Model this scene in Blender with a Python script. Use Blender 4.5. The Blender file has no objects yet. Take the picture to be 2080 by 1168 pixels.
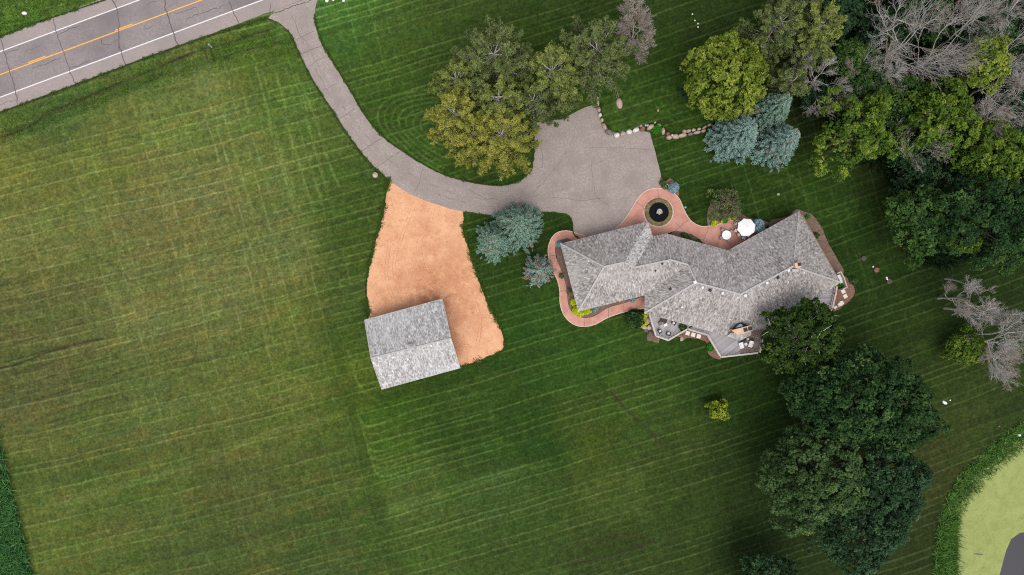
import bpy, bmesh, math, random
import numpy as np
from mathutils import Vector, Matrix
from mathutils.geometry import tessellate_polygon

# ------------------------------------------------------------------ camera, world, sun, exposure
scene = bpy.context.scene
C = scene.collection
S = 0.085          # metres of ground per survey unit
CAMH = 118.0       # flying height of the drone
cam_d = bpy.data.cameras.new("camera"); cam = bpy.data.objects.new("camera", cam_d); C.objects.link(cam)
cam.location = (0, 0, CAMH); cam.rotation_euler = (0, 0, 0)
cam_d.sensor_width = 36; cam_d.lens = 36 * CAMH / (2080 * S); cam_d.clip_start = 1; cam_d.clip_end = 6000
scene.camera = cam
SUN_EL = math.radians(64); SUN_AZ = math.radians(172)       # azimuth clockwise from +Y (top of the photograph)
world = bpy.data.worlds.new("World"); scene.world = world; world.use_nodes = True
wn = world.node_tree.nodes; wl = world.node_tree.links
sky = wn.new('ShaderNodeTexSky'); sky.sky_type = 'NISHITA'; sky.sun_disc = False
sky.sun_elevation = SUN_EL; sky.sun_rotation = SUN_AZ; sky.air_density = 1.0; sky.dust_density = 3.0; sky.ozone_density = 1.0
wn['Background'].inputs['Strength'].default_value = 0.175
cloud = wn.new('ShaderNodeHueSaturation'); cloud.inputs['Saturation'].default_value = 0.35      # thin high cloud greys the sky
wl.new(sky.outputs[0], cloud.inputs['Color']); wl.new(cloud.outputs[0], wn['Background'].inputs['Color'])
sun_d = bpy.data.lights.new("sun", 'SUN'); sun_d.energy = 1.0; sun_d.angle = math.radians(48); sun_d.color = (1.0, 0.96, 0.90)
sun = bpy.data.objects.new("sun", sun_d); C.objects.link(sun)
sv = Vector((math.sin(SUN_AZ) * math.cos(SUN_EL), math.cos(SUN_AZ) * math.cos(SUN_EL), math.sin(SUN_EL)))
sun.rotation_euler = (-sv).to_track_quat('-Z', 'Y').to_euler(); sun.location = sv * 300
scene.view_settings.view_transform = 'Standard'; scene.view_settings.look = 'None'
scene.view_settings.gamma = 1; scene.view_settings.exposure = 0.18; scene.view_settings.use_curve_mapping = False
scene.render.engine = 'CYCLES'
scene.cycles.use_denoising = False; scene.cycles.filter_width = 1.1; scene.cycles.adaptive_threshold = 0.005; scene.cycles.max_bounces = 5; scene.cycles.diffuse_bounces = 3; scene.cycles.transmission_bounces = 3; scene.cycles.transparent_max_bounces = 4

# ------------------------------------------------------------------ helpers
def P(px, py, z=0.0):
    """point of the site survey (units of 8.5 cm, read on the aerial plan) at height z"""
    k = S * (CAMH - z) / CAMH
    return Vector(((px - 1040) * k, (584 - py) * k, z))
def lin(c):
    return tuple(((v / 255) / 12.92 if v / 255 <= 0.04045 else ((v / 255 + 0.055) / 1.055) ** 2.4) for v in c)
def tag(o, label=None, cat=None, group=None, kind=None):
    if label: o['label'] = label
    if cat: o['category'] = cat
    if group: o['group'] = group
    if kind: o['kind'] = kind
    return o
def thing(name, loc, label, cat, group=None, rz=0.0):
    o = bpy.data.objects.new(name, None); C.objects.link(o); o.location = loc; o.rotation_euler = (0, 0, rz)
    o.empty_display_size = 0.3
    return tag(o, label, cat, group)
def link(name, me, mat, parent=None):
    o = bpy.data.objects.new(name, me); C.objects.link(o)
    if mat is not None: me.materials.append(mat)
    if parent is not None: o.parent = parent
    return o
def copy_tree(o, parent=None):
    c = o.copy(); C.objects.link(c)
    if parent is not None: c.parent = parent
    for ch in list(o.children): copy_tree(ch, c)
    return c
class MB:
    """collects shapes and links them as one mesh"""
    def __init__(s): s.v = []; s.f = []
    def add(s, vs, fs):
        b = len(s.v); s.v += [tuple(v) for v in vs]; s.f += [tuple(i + b for i in f) for f in fs]; return s
    def box(s, c, d, rz=0.0, tilt=None):
        M = Matrix.Rotation(rz, 3, 'Z')
        if tilt is not None: M = M @ tilt
        c = Vector(c); vs = []
        for z in (-.5, .5):
            for x, y in ((-.5, -.5), (.5, -.5), (.5, .5), (-.5, .5)):
                vs.append(c + M @ Vector((x * d[0], y * d[1], z * d[2])))
        return s.add(vs, [(3, 2, 1, 0), (4, 5, 6, 7), (0, 1, 5, 4), (1, 2, 6, 5), (2, 3, 7, 6), (3, 0, 4, 7)])
    def beam(s, a, b, w, h):
        a = Vector(a); b = Vector(b); d = (b - a).normalized(); n = Vector((-d.y, d.x, 0))
        n = n.normalized() if n.length > 1e-6 else Vector((1, 0, 0)); u = d.cross(n).normalized()
        vs = [p + n * sx * w / 2 + u * sz * h / 2 for p in (a, b) for sx, sz in ((-1, -1), (1, -1), (1, 1), (-1, 1))]
        return s.add(vs, [(0, 1, 2, 3), (7, 6, 5, 4), (0, 4, 5, 1), (1, 5, 6, 2), (2, 6, 7, 3), (3, 7, 4, 0)])
    def tube(s, pts, rs, n=6, cap=True):
        rings = []
        pts = [Vector(p) for p in pts]
        for i, p in enumerate(pts):
            d = (pts[min(i + 1, len(pts) - 1)] - pts[max(i - 1, 0)]).normalized()
            a = d.orthogonal().normalized(); b = d.cross(a)
            rings.append([p + (a * math.cos(t) + b * math.sin(t)) * rs[i] for t in [2 * math.pi * k / n for k in range(n)]])
        vs = [v for r in rings for v in r]; fs = []
        for i in range(len(pts) - 1):
            for k in range(n): fs.append((i * n + k, i * n + (k + 1) % n, (i + 1) * n + (k + 1) % n, (i + 1) * n + k))
        if cap: fs.append(tuple(range(n - 1, -1, -1))); fs.append(tuple((len(pts) - 1) * n + k for k in range(n)))
        return s.add(vs, fs)
    def lathe(s, c, prof, n=24):
        c = Vector(c); vs = []; fs = []
        for r, z in prof:
            for k in range(n): t = 2 * math.pi * k / n; vs.append(c + Vector((r * math.cos(t), r * math.sin(t), z)))
        for i in range(len(prof) - 1):
            for k in range(n): fs.append((i * n + k, i * n + (k + 1) % n, (i + 1) * n + (k + 1) % n, (i + 1) * n + k))
        fs.append(tuple(range(n - 1, -1, -1))); fs.append(tuple((len(prof) - 1) * n + k for k in range(n)))
        return s.add(vs, fs)
    def prism(s, poly, z0, z1, holes=False):
        poly = [Vector((p[0], p[1], 0)) for p in poly]; n = len(poly)
        area = sum(poly[i].x * poly[(i + 1) % n].y - poly[(i + 1) % n].x * poly[i].y for i in range(n))
        if area < 0: poly = poly[::-1]
        tris = tessellate_polygon([poly]); vs = [(p.x, p.y, z1) for p in poly] + [(p.x, p.y, z0) for p in poly]; fs = []
        for t in tris:
            a, b, c = [poly[i] for i in t]
            if (b - a).cross(c - a).z < 0: t = t[::-1]
            fs.append(tuple(t)); fs.append(tuple(i + n for i in t[::-1]))
        for i in range(n): j = (i + 1) % n; fs.append((i + n, j + n, j, i))
        return s.add(vs, fs)
    def sheet(s, poly, z):
        poly = [Vector((p[0], p[1], 0)) for p in poly]
        fs = []
        for t in tessellate_polygon([poly]):
            a, b, c = [poly[i] for i in t]
            fs.append(tuple(t[::-1]) if (b - a).cross(c - a).z < 0 else tuple(t))
        return s.add([(p.x, p.y, z) for p in poly], fs)
    def ribbon(s, pts, w, z, taper=False):
        pts = [Vector((p[0], p[1], 0)) for p in pts]; vs = []
        for i, p in enumerate(pts):
            d = (pts[min(i + 1, len(pts) - 1)] - pts[max(i - 1, 0)]).normalized(); n = Vector((-d.y, d.x, 0))
            ww = w * (0.4 if taper and i in (0, len(pts) - 1) else 1)
            vs += [p + n * ww / 2 + Vector((0, 0, z)), p - n * ww / 2 + Vector((0, 0, z))]
        return s.add(vs, [(2 * i + 1, 2 * i + 3, 2 * i + 2, 2 * i) for i in range(len(pts) - 1)])
    def build(s, name, mat, parent=None, smooth=False, local=False, bevel=0):
        me = bpy.data.meshes.new(name)
        o3 = Vector((0, 0, 0)) if (parent is None or local) else world_loc(parent)
        me.from_pydata([(v[0] - o3.x, v[1] - o3.y, v[2] - o3.z) for v in s.v], [], s.f); me.update()
        if smooth:
            for p in me.polygons: p.use_smooth = True
        o = link(name, me, mat, parent)
        if bevel:
            m = o.modifiers.new('bevel', 'BEVEL'); m.width = bevel; m.segments = 2; m.limit_method = 'ANGLE'
        return o
def world_loc(o):
    v = Vector(o.location)
    while o.parent is not None: o = o.parent; v = v + Vector(o.location)
    return v
def setting(name, mb, mat, parent=None):
    o = mb.build(name, mat, parent); tag(o, kind='structure') if parent is None else None
    return o
def smooth_poly(pts, closed=True, n=6):
    """Catmull-Rom through survey points"""
    out = []; N = len(pts)
    for i in range(N if closed else N - 1):
        p0 = pts[(i - 1) % N] if closed or i > 0 else pts[0]; p1 = pts[i]; p2 = pts[(i + 1) % N]
        p3 = pts[(i + 2) % N] if closed or i + 2 < N else pts[-1]
        for k in range(n):
            t = k / n
            out.append(tuple(0.5 * ((2 * p1[a]) + (-p0[a] + p2[a]) * t + (2 * p0[a] - 5 * p1[a] + 4 * p2[a] - p3[a]) * t * t + (-p0[a] + 3 * p1[a] - 3 * p2[a] + p3[a]) * t ** 3) for a in (0, 1)))
    if not closed: out.append(tuple(pts[-1]))
    return out
def W(pts): return [P(*p) for p in pts]

# ------------------------------------------------------------------ materials
def new_mat(name):
    m = bpy.data.materials.new(name); m.use_nodes = True
    nt = m.node_tree; b = nt.nodes['Principled BSDF']
    return m, nt, b
def nd(nt, kind, **kw):
    n = nt.nodes.new(kind)
    for k, v in kw.items():
        if k in n.inputs: n.inputs[k].default_value = v
        else: setattr(n, k, v)
    return n
def ramp(nt, stops, src):
    r = nt.nodes.new('ShaderNodeValToRGB'); cr = r.color_ramp
    while len(cr.elements) < len(stops): cr.elements.new(0.5)
    for e, (p, c) in zip(cr.elements, stops): e.position = p; e.color = (*c, 1)
    nt.links.new(src, r.inputs[0]); return r.outputs[0]
def mixc(nt, fac, a, b, mode='MIX'):
    m = nt.nodes.new('ShaderNodeMix'); m.data_type = 'RGBA'; m.blend_type = mode
    for sock, v in ((m.inputs[0], fac), (m.inputs[6], a), (m.inputs[7], b)):
        if hasattr(v, 'node'): nt.links.new(v, sock)
        elif isinstance(v, (tuple, list)): sock.default_value = (*v, 1)
        else: sock.default_value = v
    return m.outputs[2]
def noise(nt, vec, scale, detail=3, rough=0.6, dist=0.0):
    n = nd(nt, 'ShaderNodeTexNoise', Scale=scale, Detail=detail, Roughness=rough, Distortion=dist); nt.links.new(vec, n.inputs['Vector']); return n.outputs['Fac']
def geo(nt): return nt.nodes.new('ShaderNodeNewGeometry').outputs['Position']
def objc(nt): return nt.nodes.new('ShaderNodeTexCoord').outputs['Object']
def speckle(name, c0, c1, scale=3.0, rough=0.85, c2=None, big=0.25, bump=0.0, spec=0.3, coord='pos'):
    """two or three tone mottled surface"""
    m, nt, b = new_mat(name); v = geo(nt) if coord == 'pos' else objc(nt)
    col = ramp(nt, [(0.3, c0), (0.7, c1)], noise(nt, v, scale, 4, 0.7))
    if c2 is not None: col = mixc(nt, ramp(nt, [(0.42, (0, 0, 0)), (0.66, (1, 1, 1))], noise(nt, v, big, 4, 0.6)), col, c2)
    nt.links.new(col, b.inputs['Base Color']); b.inputs['Roughness'].default_value = rough
    b.inputs['Specular IOR Level'].default_value = spec
    if bump:
        bp = nd(nt, 'ShaderNodeBump', Strength=bump, Distance=0.05); nt.links.new(noise(nt, v, scale * 2, 3), bp.inputs['Height']); nt.links.new(bp.outputs[0], b.inputs['Normal'])
    return m
def leaf_mat(name, dark, light, extra=None, transl=0.2):
    m, nt, b = new_mat(name)
    a = nd(nt, 'ShaderNodeAttribute', attribute_name='tint')
    stops = [(0.0, lin(dark)), (1.0, lin(light))]
    if extra: stops = [(0.0, lin(dark)), (0.62, lin(light)), (1.0, lin(extra))]
    col = ramp(nt, stops, a.outputs['Fac'])
    nt.links.new(col, b.inputs['Base Color']); b.inputs['Roughness'].default_value = 0.62; b.inputs['Specular IOR Level'].default_value = 0.12
    tr = nt.nodes.new('ShaderNodeBsdfTranslucent'); nt.links.new(col, tr.inputs['Color'])
    mx = nd(nt, 'ShaderNodeMixShader'); mx.inputs[0].default_value = transl
    nt.links.new(b.outputs[0], mx.inputs[1]); nt.links.new(tr.outputs[0], mx.inputs[2]); nt.links.new(mx.outputs[0], nt.nodes['Material Output'].inputs[0])
    return m
M = {}
M['asphalt'] = speckle('asphalt', lin((128, 118, 117)), lin((152, 141, 138)), 2.5, 0.9, lin((122, 112, 112)), 0.12)
M['shoulder'] = speckle('shoulder_asphalt', lin((146, 133, 130)), lin((166, 152, 147)), 2.5, 0.9, lin((146, 136, 131)), 0.15)
M['drive'] = speckle('driveway_asphalt', lin((138, 127, 121)), lin((172, 159, 151)), 3.2, 0.9, lin((144, 132, 126)), 0.35)
M['crack'] = speckle('crack_sealant', lin((80, 74, 76)), lin((108, 100, 100)), 2.0, 0.6)
M['hairline'] = speckle('hairline_crack', lin((98, 90, 86)), lin((120, 108, 102)), 2.0, 0.8)
M['yellow'] = speckle('yellow_road_paint', lin((225, 160, 62)), lin((246, 182, 84)), 3.0, 0.7)
M['whitep'] = speckle('white_road_paint', lin((205, 200, 198)), lin((236, 232, 230)), 3.0, 0.7)
M['white'] = speckle('white_paint', (0.78, 0.78, 0.77), (0.86, 0.86, 0.85), 4.0, 0.5)
M['cream'] = speckle('cream_stone', lin((214, 204, 190)), lin((238, 230, 220)), 5.0, 0.8)
M['deckrail'] = speckle('grey_rail_wood', lin((176, 168, 160)), lin((206, 198, 190)), 3.0, 0.8)
M['siding'] = speckle('cedar_siding', lin((120, 96, 76)), lin((144, 116, 92)), 2.0, 0.8)
M['trim'] = speckle('trim_wood', lin((150, 140, 130)), lin((172, 162, 152)), 3.0, 0.7)
M['ridge'] = speckle('ridge_shingle', lin((158, 154, 151)), lin((190, 186, 183)), 3.0, 0.85)
M['dark'] = speckle('dark_wicker', lin((52, 46, 48)), lin((78, 68, 68)), 12.0, 0.7)
M['brownwicker'] = speckle('brown_wicker', lin((110, 94, 84)), lin((138, 120, 106)), 12.0, 0.8)
M['cushion'] = speckle('pale_cushion', lin((214, 208, 206)), lin((238, 233, 230)), 4.0, 0.9)
M['greyfab'] = speckle('grey_mesh_fabric', lin((138, 130, 130)), lin((168, 160, 158)), 8.0, 0.8)
M['soil'] = speckle('mulch', lin((92, 74, 62)), lin((142, 118, 104)), 2.2, 0.95, lin((112, 88, 78)), 0.5)
M['soilred'] = speckle('red_mulch', lin((104, 74, 62)), lin((150, 116, 98)), 2.2, 0.95, lin((124, 92, 78)), 0.5)
M['bark'] = speckle('bark', lin((88, 74, 64)), lin((122, 106, 94)), 3.0, 0.9, coord='obj')
M['deadwood'] = speckle('bleached_wood', lin((150, 145, 142)), lin((212, 207, 203)), 0.8, 0.9, lin((152, 134, 118)), 0.2, coord='obj')
M['deadtan'] = speckle('tan_deadwood', lin((142, 128, 120)), lin((188, 174, 164)), 1.2, 0.9, coord='obj')
M['whitebark'] = speckle('white_bark', lin((190, 184, 176)), lin((226, 222, 216)), 3.0, 0.8, coord='obj')
M['brickp'] = speckle('chimney_stone', lin((206, 168, 134)), lin((228, 194, 160)), 3.0, 0.8)
M['brickorange'] = speckle('orange_stone', lin((190, 124, 82)), lin((214, 148, 104)), 3.0, 0.8)
M['flue'] = speckle('dark_flue', lin((40, 40, 52)), lin((58, 56, 66)), 3.0, 0.6)
M['void'] = speckle('recess_shade_paint', lin((26, 24, 26)), lin((40, 36, 36)), 3.0, 0.9)
M['statue'] = speckle('pale_fountain_stone', lin((120, 126, 126)), lin((190, 190, 182)), 9.0, 0.8)
M['moss'] = speckle('mossy_stone', lin((84, 74, 46)), lin((146, 134, 96)), 2.6, 0.9, lin((110, 88, 56)), 0.6)
M['lid'] = speckle('plastic_lid_dark', lin((78, 66, 66)), lin((98, 82, 80)), 3.0, 0.7)
M['lidred'] = speckle('plastic_lid_red', lin((128, 84, 74)), lin((150, 102, 90)), 3.0, 0.7)
M['tealp'] = speckle('teal_plastic', lin((96, 176, 150)), lin((120, 200, 172)), 3.0, 0.5)
m, nt, b = new_mat('glass_blue'); b.inputs['Base Color'].default_value = (*lin((104, 140, 162)), 1); b.inputs['Roughness'].default_value = 0.15; M['blueglass'] = m
m, nt, b = new_mat('window_glass'); b.inputs['Base Color'].default_value = (0.03, 0.04, 0.05, 1); b.inputs['Roughness'].default_value = 0.05; M['glass'] = m
m, nt, b = new_mat('canvas_white'); b.inputs['Base Color'].default_value = (0.88, 0.88, 0.88, 1); b.inputs['Roughness'].default_value = 0.8; M['canvas'] = m
m, nt, b = new_mat('pond_black_water'); b.inputs['Base Color'].default_value = (0.004, 0.005, 0.005, 1); b.inputs['Roughness'].default_value = 0.08; b.inputs['Specular IOR Level'].default_value = 0.12; M['blackwater'] = m
# open pond water, faint ripples
m, nt, b = new_mat('open_water'); b.inputs['Base Color'].default_value = (*lin((58, 56, 59)), 1); b.inputs['Roughness'].default_value = 0.25
bp = nd(nt, 'ShaderNodeBump', Strength=0.3, Distance=0.03); nt.links.new(noise(nt, geo(nt), 5, 2), bp.inputs['Height']); nt.links.new(bp.outputs[0], b.inputs['Normal']); M['water'] = m
# duckweed
m, nt, b = new_mat('duckweed'); v = geo(nt)
col = ramp(nt, [(0.25, lin((128, 138, 78))), (0.5, lin((150, 158, 94))), (0.75, lin((164, 170, 110)))], noise(nt, v, 0.35, 9, 0.75, 0.8))
col = mixc(nt, ramp(nt, [(0.54, (0, 0, 0)), (0.72, (0.7, 0.7, 0.7))], noise(nt, v, 0.8, 7, 0.7, 2.0)), col, lin((120, 132, 74)))
col = mixc(nt, ramp(nt, [(0.35, (0.35, 0.35, 0.35)), (0.5, (0, 0, 0))], noise(nt, v, 7, 3, 0.7)), col, lin((96, 108, 60)))
nt.links.new(col, b.inputs['Base Color']); b.inputs['Roughness'].default_value = 0.9; b.inputs['Specular IOR Level'].default_value = 0.1; M['duckweed'] = m
# sand yard
m, nt, b = new_mat('sand'); v = geo(nt)
col = ramp(nt, [(0.3, lin((206, 150, 112))), (0.62, lin((226, 174, 134)))], noise(nt, v, 0.35, 6, 0.68))
col = mixc(nt, ramp(nt, [(0.50, (0, 0, 0)), (0.66, (0.75, 0.75, 0.75))], noise(nt, v, 0.16, 7, 0.72, 0.5)), col, lin((196, 136, 98)))
col = mixc(nt, ramp(nt, [(0.54, (0, 0, 0)), (0.68, (0.7, 0.7, 0.7))], noise(nt, v, 1.3, 7, 0.8, 0.6)), col, lin((168, 112, 80)))
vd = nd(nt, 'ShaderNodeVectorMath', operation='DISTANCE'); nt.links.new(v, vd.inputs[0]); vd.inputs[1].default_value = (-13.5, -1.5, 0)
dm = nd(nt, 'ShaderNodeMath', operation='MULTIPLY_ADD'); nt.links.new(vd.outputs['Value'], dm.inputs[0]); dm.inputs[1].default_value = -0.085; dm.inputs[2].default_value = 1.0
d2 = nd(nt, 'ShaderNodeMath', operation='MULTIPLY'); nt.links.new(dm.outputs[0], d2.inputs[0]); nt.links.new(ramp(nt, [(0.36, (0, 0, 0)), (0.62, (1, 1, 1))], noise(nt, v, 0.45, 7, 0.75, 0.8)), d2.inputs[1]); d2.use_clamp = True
col = mixc(nt, d2.outputs[0], col, lin((168, 106, 70)))      # damp, churned ground, plus the barn's soft contact shade painted in
nt.links.new(col, b.inputs['Base Color']); b.inputs['Roughness'].default_value = 0.95
bp = nd(nt, 'ShaderNodeBump', Strength=0.6, Distance=0.12); nt.links.new(noise(nt, v, 1.6, 6, 0.7), bp.inputs['Height']); nt.links.new(bp.outputs[0], b.inputs['Normal']); M['sand'] = m
# pink stamped concrete
m, nt, b = new_mat('pink_concrete'); v = geo(nt)
col = ramp(nt, [(0.3, lin((178, 122, 106))), (0.7, lin((204, 150, 132)))], noise(nt, v, 0.7, 6, 0.7))
col = mixc(nt, ramp(nt, [(0.5, (0, 0, 0)), (0.7, (0.6, 0.6, 0.6))], noise(nt, v, 0.25, 3)), col, lin((208, 164, 150)))
nt.links.new(col, b.inputs['Base Color']); b.inputs['Roughness'].default_value = 0.8; M['pink'] = m
M['palekerb'] = speckle('pale_concrete_edge', lin((206, 172, 156)), lin((222, 190, 176)), 2.0, 0.8)
# weathered cedar shakes
def shake(name, lo, mid, hi, tint2, wetness=0.5):
    m, nt, b = new_mat(name)
    uv = nt.nodes.new('ShaderNodeUVMap').outputs[0]
    def cell(sx, sy, seed):
        mp = nd(nt, 'ShaderNodeMapping'); mp.inputs['Scale'].default_value = (1 / sx, 1 / sy, 1); mp.inputs['Location'].default_value = (seed, seed * 1.7, 0)
        nt.links.new(uv, mp.inputs['Vector'])
        sp = nt.nodes.new('ShaderNodeSeparateXYZ'); nt.links.new(mp.outputs[0], sp.inputs[0])
        fy = nd(nt, 'ShaderNodeMath', operation='FLOOR'); nt.links.new(sp.outputs[1], fy.inputs[0])
        wn1 = nd(nt, 'ShaderNodeTexWhiteNoise', noise_dimensions='1D'); nt.links.new(fy.outputs[0], wn1.inputs['W'])
        ad = nd(nt, 'ShaderNodeMath', operation='ADD'); nt.links.new(sp.outputs[0], ad.inputs[0]); nt.links.new(wn1.outputs[0], ad.inputs[1])
        fx = nd(nt, 'ShaderNodeMath', operation='FLOOR'); nt.links.new(ad.outputs[0], fx.inputs[0])
        cb = nt.nodes.new('ShaderNodeCombineXYZ'); nt.links.new(fx.outputs[0], cb.inputs[0]); nt.links.new(fy.outputs[0], cb.inputs[1])
        w2 = nd(nt, 'ShaderNodeTexWhiteNoise', noise_dimensions='2D'); nt.links.new(cb.outputs[0], w2.inputs['Vector'])
        return w2.outputs['Value']
    a = cell(0.17, 0.34, 3.3); c = cell(0.24, 0.50, 11.1)
    av = nd(nt, 'ShaderNodeMath', operation='MULTIPLY_ADD'); nt.links.new(a, av.inputs[0]); av.inputs[1].default_value = 0.62
    m2 = nd(nt, 'ShaderNodeMath', operation='MULTIPLY'); nt.links.new(c, m2.inputs[0]); m2.inputs[1].default_value = 0.38; nt.links.new(m2.outputs[0], av.inputs[2])
    col = ramp(nt, [(0.06, lo), (0.5, mid), (0.93, hi), (0.99, tuple(min(0.8, x * 1.5) for x in hi))], av.outputs[0])
    pos = geo(nt)
    st = nd(nt, 'ShaderNodeMapping'); st.inputs['Scale'].default_value = (1.2, 0.22, 1); nt.links.new(uv, st.inputs['Vector'])
    col = mixc(nt, ramp(nt, [(0.42, (0, 0, 0)), (0.68, (wetness,) * 3)], noise(nt, st.outputs[0], 0.5, 5, 0.65)), col, tint2, 'MULTIPLY')
    col = mixc(nt, ramp(nt, [(0.45, (0, 0, 0)), (0.75, (0.4, 0.4, 0.4))], noise(nt, pos, 0.22, 4, 0.6)), col, tuple(min(0.7, x * 1.15) for x in hi))
    nt.links.new(col, b.inputs['Base Color']); b.inputs['Roughness'].default_value = 0.9; b.inputs['Specular IOR Level'].default_value = 0.25
    bp = nd(nt, 'ShaderNodeBump', Strength=0.5, Distance=0.04); nt.links.new(a, bp.inputs['Height']); nt.links.new(bp.outputs[0], b.inputs['Normal'])
    return m
M['shake'] = shake('weathered_cedar_shakes', lin((112, 106, 102)), lin((151, 145, 141)), lin((188, 183, 178)), (0.78, 0.74, 0.70))
M['shakepale'] = shake('pale_cedar_shakes', lin((124, 120, 118)), lin((172, 168, 165)), lin((210, 207, 204)), (0.78, 0.75, 0.71), 0.4)  # paler tone, for the east-facing hip of the garage
M['shakebarn'] = shake('barn_cedar_shakes', lin((134, 130, 128)), lin((168, 165, 163)), lin((206, 204, 202)), (0.78, 0.76, 0.73), 0.4)
# deck boards: line pattern along UV
def boards(name, c0, c1, wdt=0.28):
    m, nt, b = new_mat(name); uv = nt.nodes.new('ShaderNodeUVMap').outputs[0]
    sp = nt.nodes.new('ShaderNodeSeparateXYZ'); nt.links.new(uv, sp.inputs[0])
    dv = nd(nt, 'ShaderNodeMath', operation='DIVIDE'); nt.links.new(sp.outputs[1], dv.inputs[0]); dv.inputs[1].default_value = wdt
    fl = nd(nt, 'ShaderNodeMath', operation='FLOOR'); nt.links.new(dv.outputs[0], fl.inputs[0])
    w1 = nd(nt, 'ShaderNodeTexWhiteNoise', noise_dimensions='1D'); nt.links.new(fl.outputs[0], w1.inputs['W'])
    col = ramp(nt, [(0.0, c0), (1.0, c1)], w1.outputs['Value'])
    fr = nd(nt, 'ShaderNodeMath', operation='FRACT'); nt.links.new(dv.outputs[0], fr.inputs[0])
    col = mixc(nt, ramp(nt, [(0.0, (0.7, 0.7, 0.7)), (0.12, (0, 0, 0))], fr.outputs[0]), col, tuple(x * 0.45 for x in c0))
    col = mixc(nt, ramp(nt, [(0.45, (0, 0, 0)), (0.7, (0.6, 0.6, 0.6))], noise(nt, uv, 0.5, 5)), col, tuple(x * 0.8 for x in c1))
    nt.links.new(col, b.inputs['Base Color']); b.inputs['Roughness'].default_value = 0.8; return m
M['deck'] = boards('weathered_deck_boards', lin((152, 146, 148)), lin((182, 177, 180)))
M['deckbrown'] = boards('brown_deck_boards', lin((124, 108, 100)), lin((150, 134, 124)))

# ------------------------------------------------------------------ foliage and branch builders
def rng(seed): return np.random.default_rng(seed)
def unit(v): return v / (np.linalg.norm(v, axis=-1, keepdims=True) + 1e-9)
def quads_mesh(name, centers, normals, along, w, l, tint):
    """many small leaf faces"""
    n = unit(normals); t = along - (along * n).sum(1, keepdims=True) * n; t = unit(t); s = np.cross(n, t)
    w = w[:, None] / 2; l = l[:, None] / 2
    v = np.stack([centers - t * l, centers + s * w - t * l * 0.1, centers + t * l, centers - s * w - t * l * 0.1], 1).reshape(-1, 3)
    N = len(centers); me = bpy.data.meshes.new(name)
    me.vertices.add(4 * N); me.vertices.foreach_set('co', v.astype(np.float32).ravel())
    me.loops.add(4 * N); me.loops.foreach_set('vertex_index', np.arange(4 * N, dtype=np.int32))
    me.polygons.add(N); me.polygons.foreach_set('loop_start', np.arange(0, 4 * N, 4, dtype=np.int32)); me.polygons.foreach_set('loop_total', np.full(N, 4, dtype=np.int32))
    me.update(calc_edges=True)
    a = me.attributes.new('tint', 'FLOAT', 'POINT'); a.data.foreach_set('value', np.repeat(np.clip(tint, 0, 1), 4).astype(np.float32))
    return me
def tubes_mesh(name, segs, sides=4):
    """segs: list of (p0, p1, r0, r1)"""
    A = np.array([s[0] for s in segs], float); B = np.array([s[1] for s in segs], float); r0 = np.array([s[2] for s in segs]); r1 = np.array([s[3] for s in segs])
    d = unit(B - A); ref = np.where(np.abs(d[:, 2:3]) > 0.9, np.array([[1., 0, 0]]), np.array([[0, 0, 1.]])); a = unit(np.cross(d, ref)); b = np.cross(d, a)
    V = []
    for k in range(sides):
        t = 2 * math.pi * k / sides; V.append(A + (a * math.cos(t) + b * math.sin(t)) * r0[:, None])
    for k in range(sides):
        t = 2 * math.pi * k / sides; V.append(B + (a * math.cos(t) + b * math.sin(t)) * r1[:, None])
    v = np.stack(V, 1).reshape(-1, 3); N = len(segs)
    f = np.array([[k, (k + 1) % sides, sides + (k + 1) % sides, sides + k] for k in range(sides)])
    F = (f[None] + (np.arange(N) * 2 * sides)[:, None, None]).reshape(-1, 4)
    me = bpy.data.meshes.new(name); me.vertices.add(len(v)); me.vertices.foreach_set('co', v.astype(np.float32).ravel())
    me.loops.add(F.size); me.loops.foreach_set('vertex_index', F.astype(np.int32).ravel())
    me.polygons.add(len(F)); me.polygons.foreach_set('loop_start', np.arange(0, F.size, 4, dtype=np.int32)); me.polygons.foreach_set('loop_total', np.full(len(F), 4, dtype=np.int32))
    me.update(calc_edges=True); return me

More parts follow.
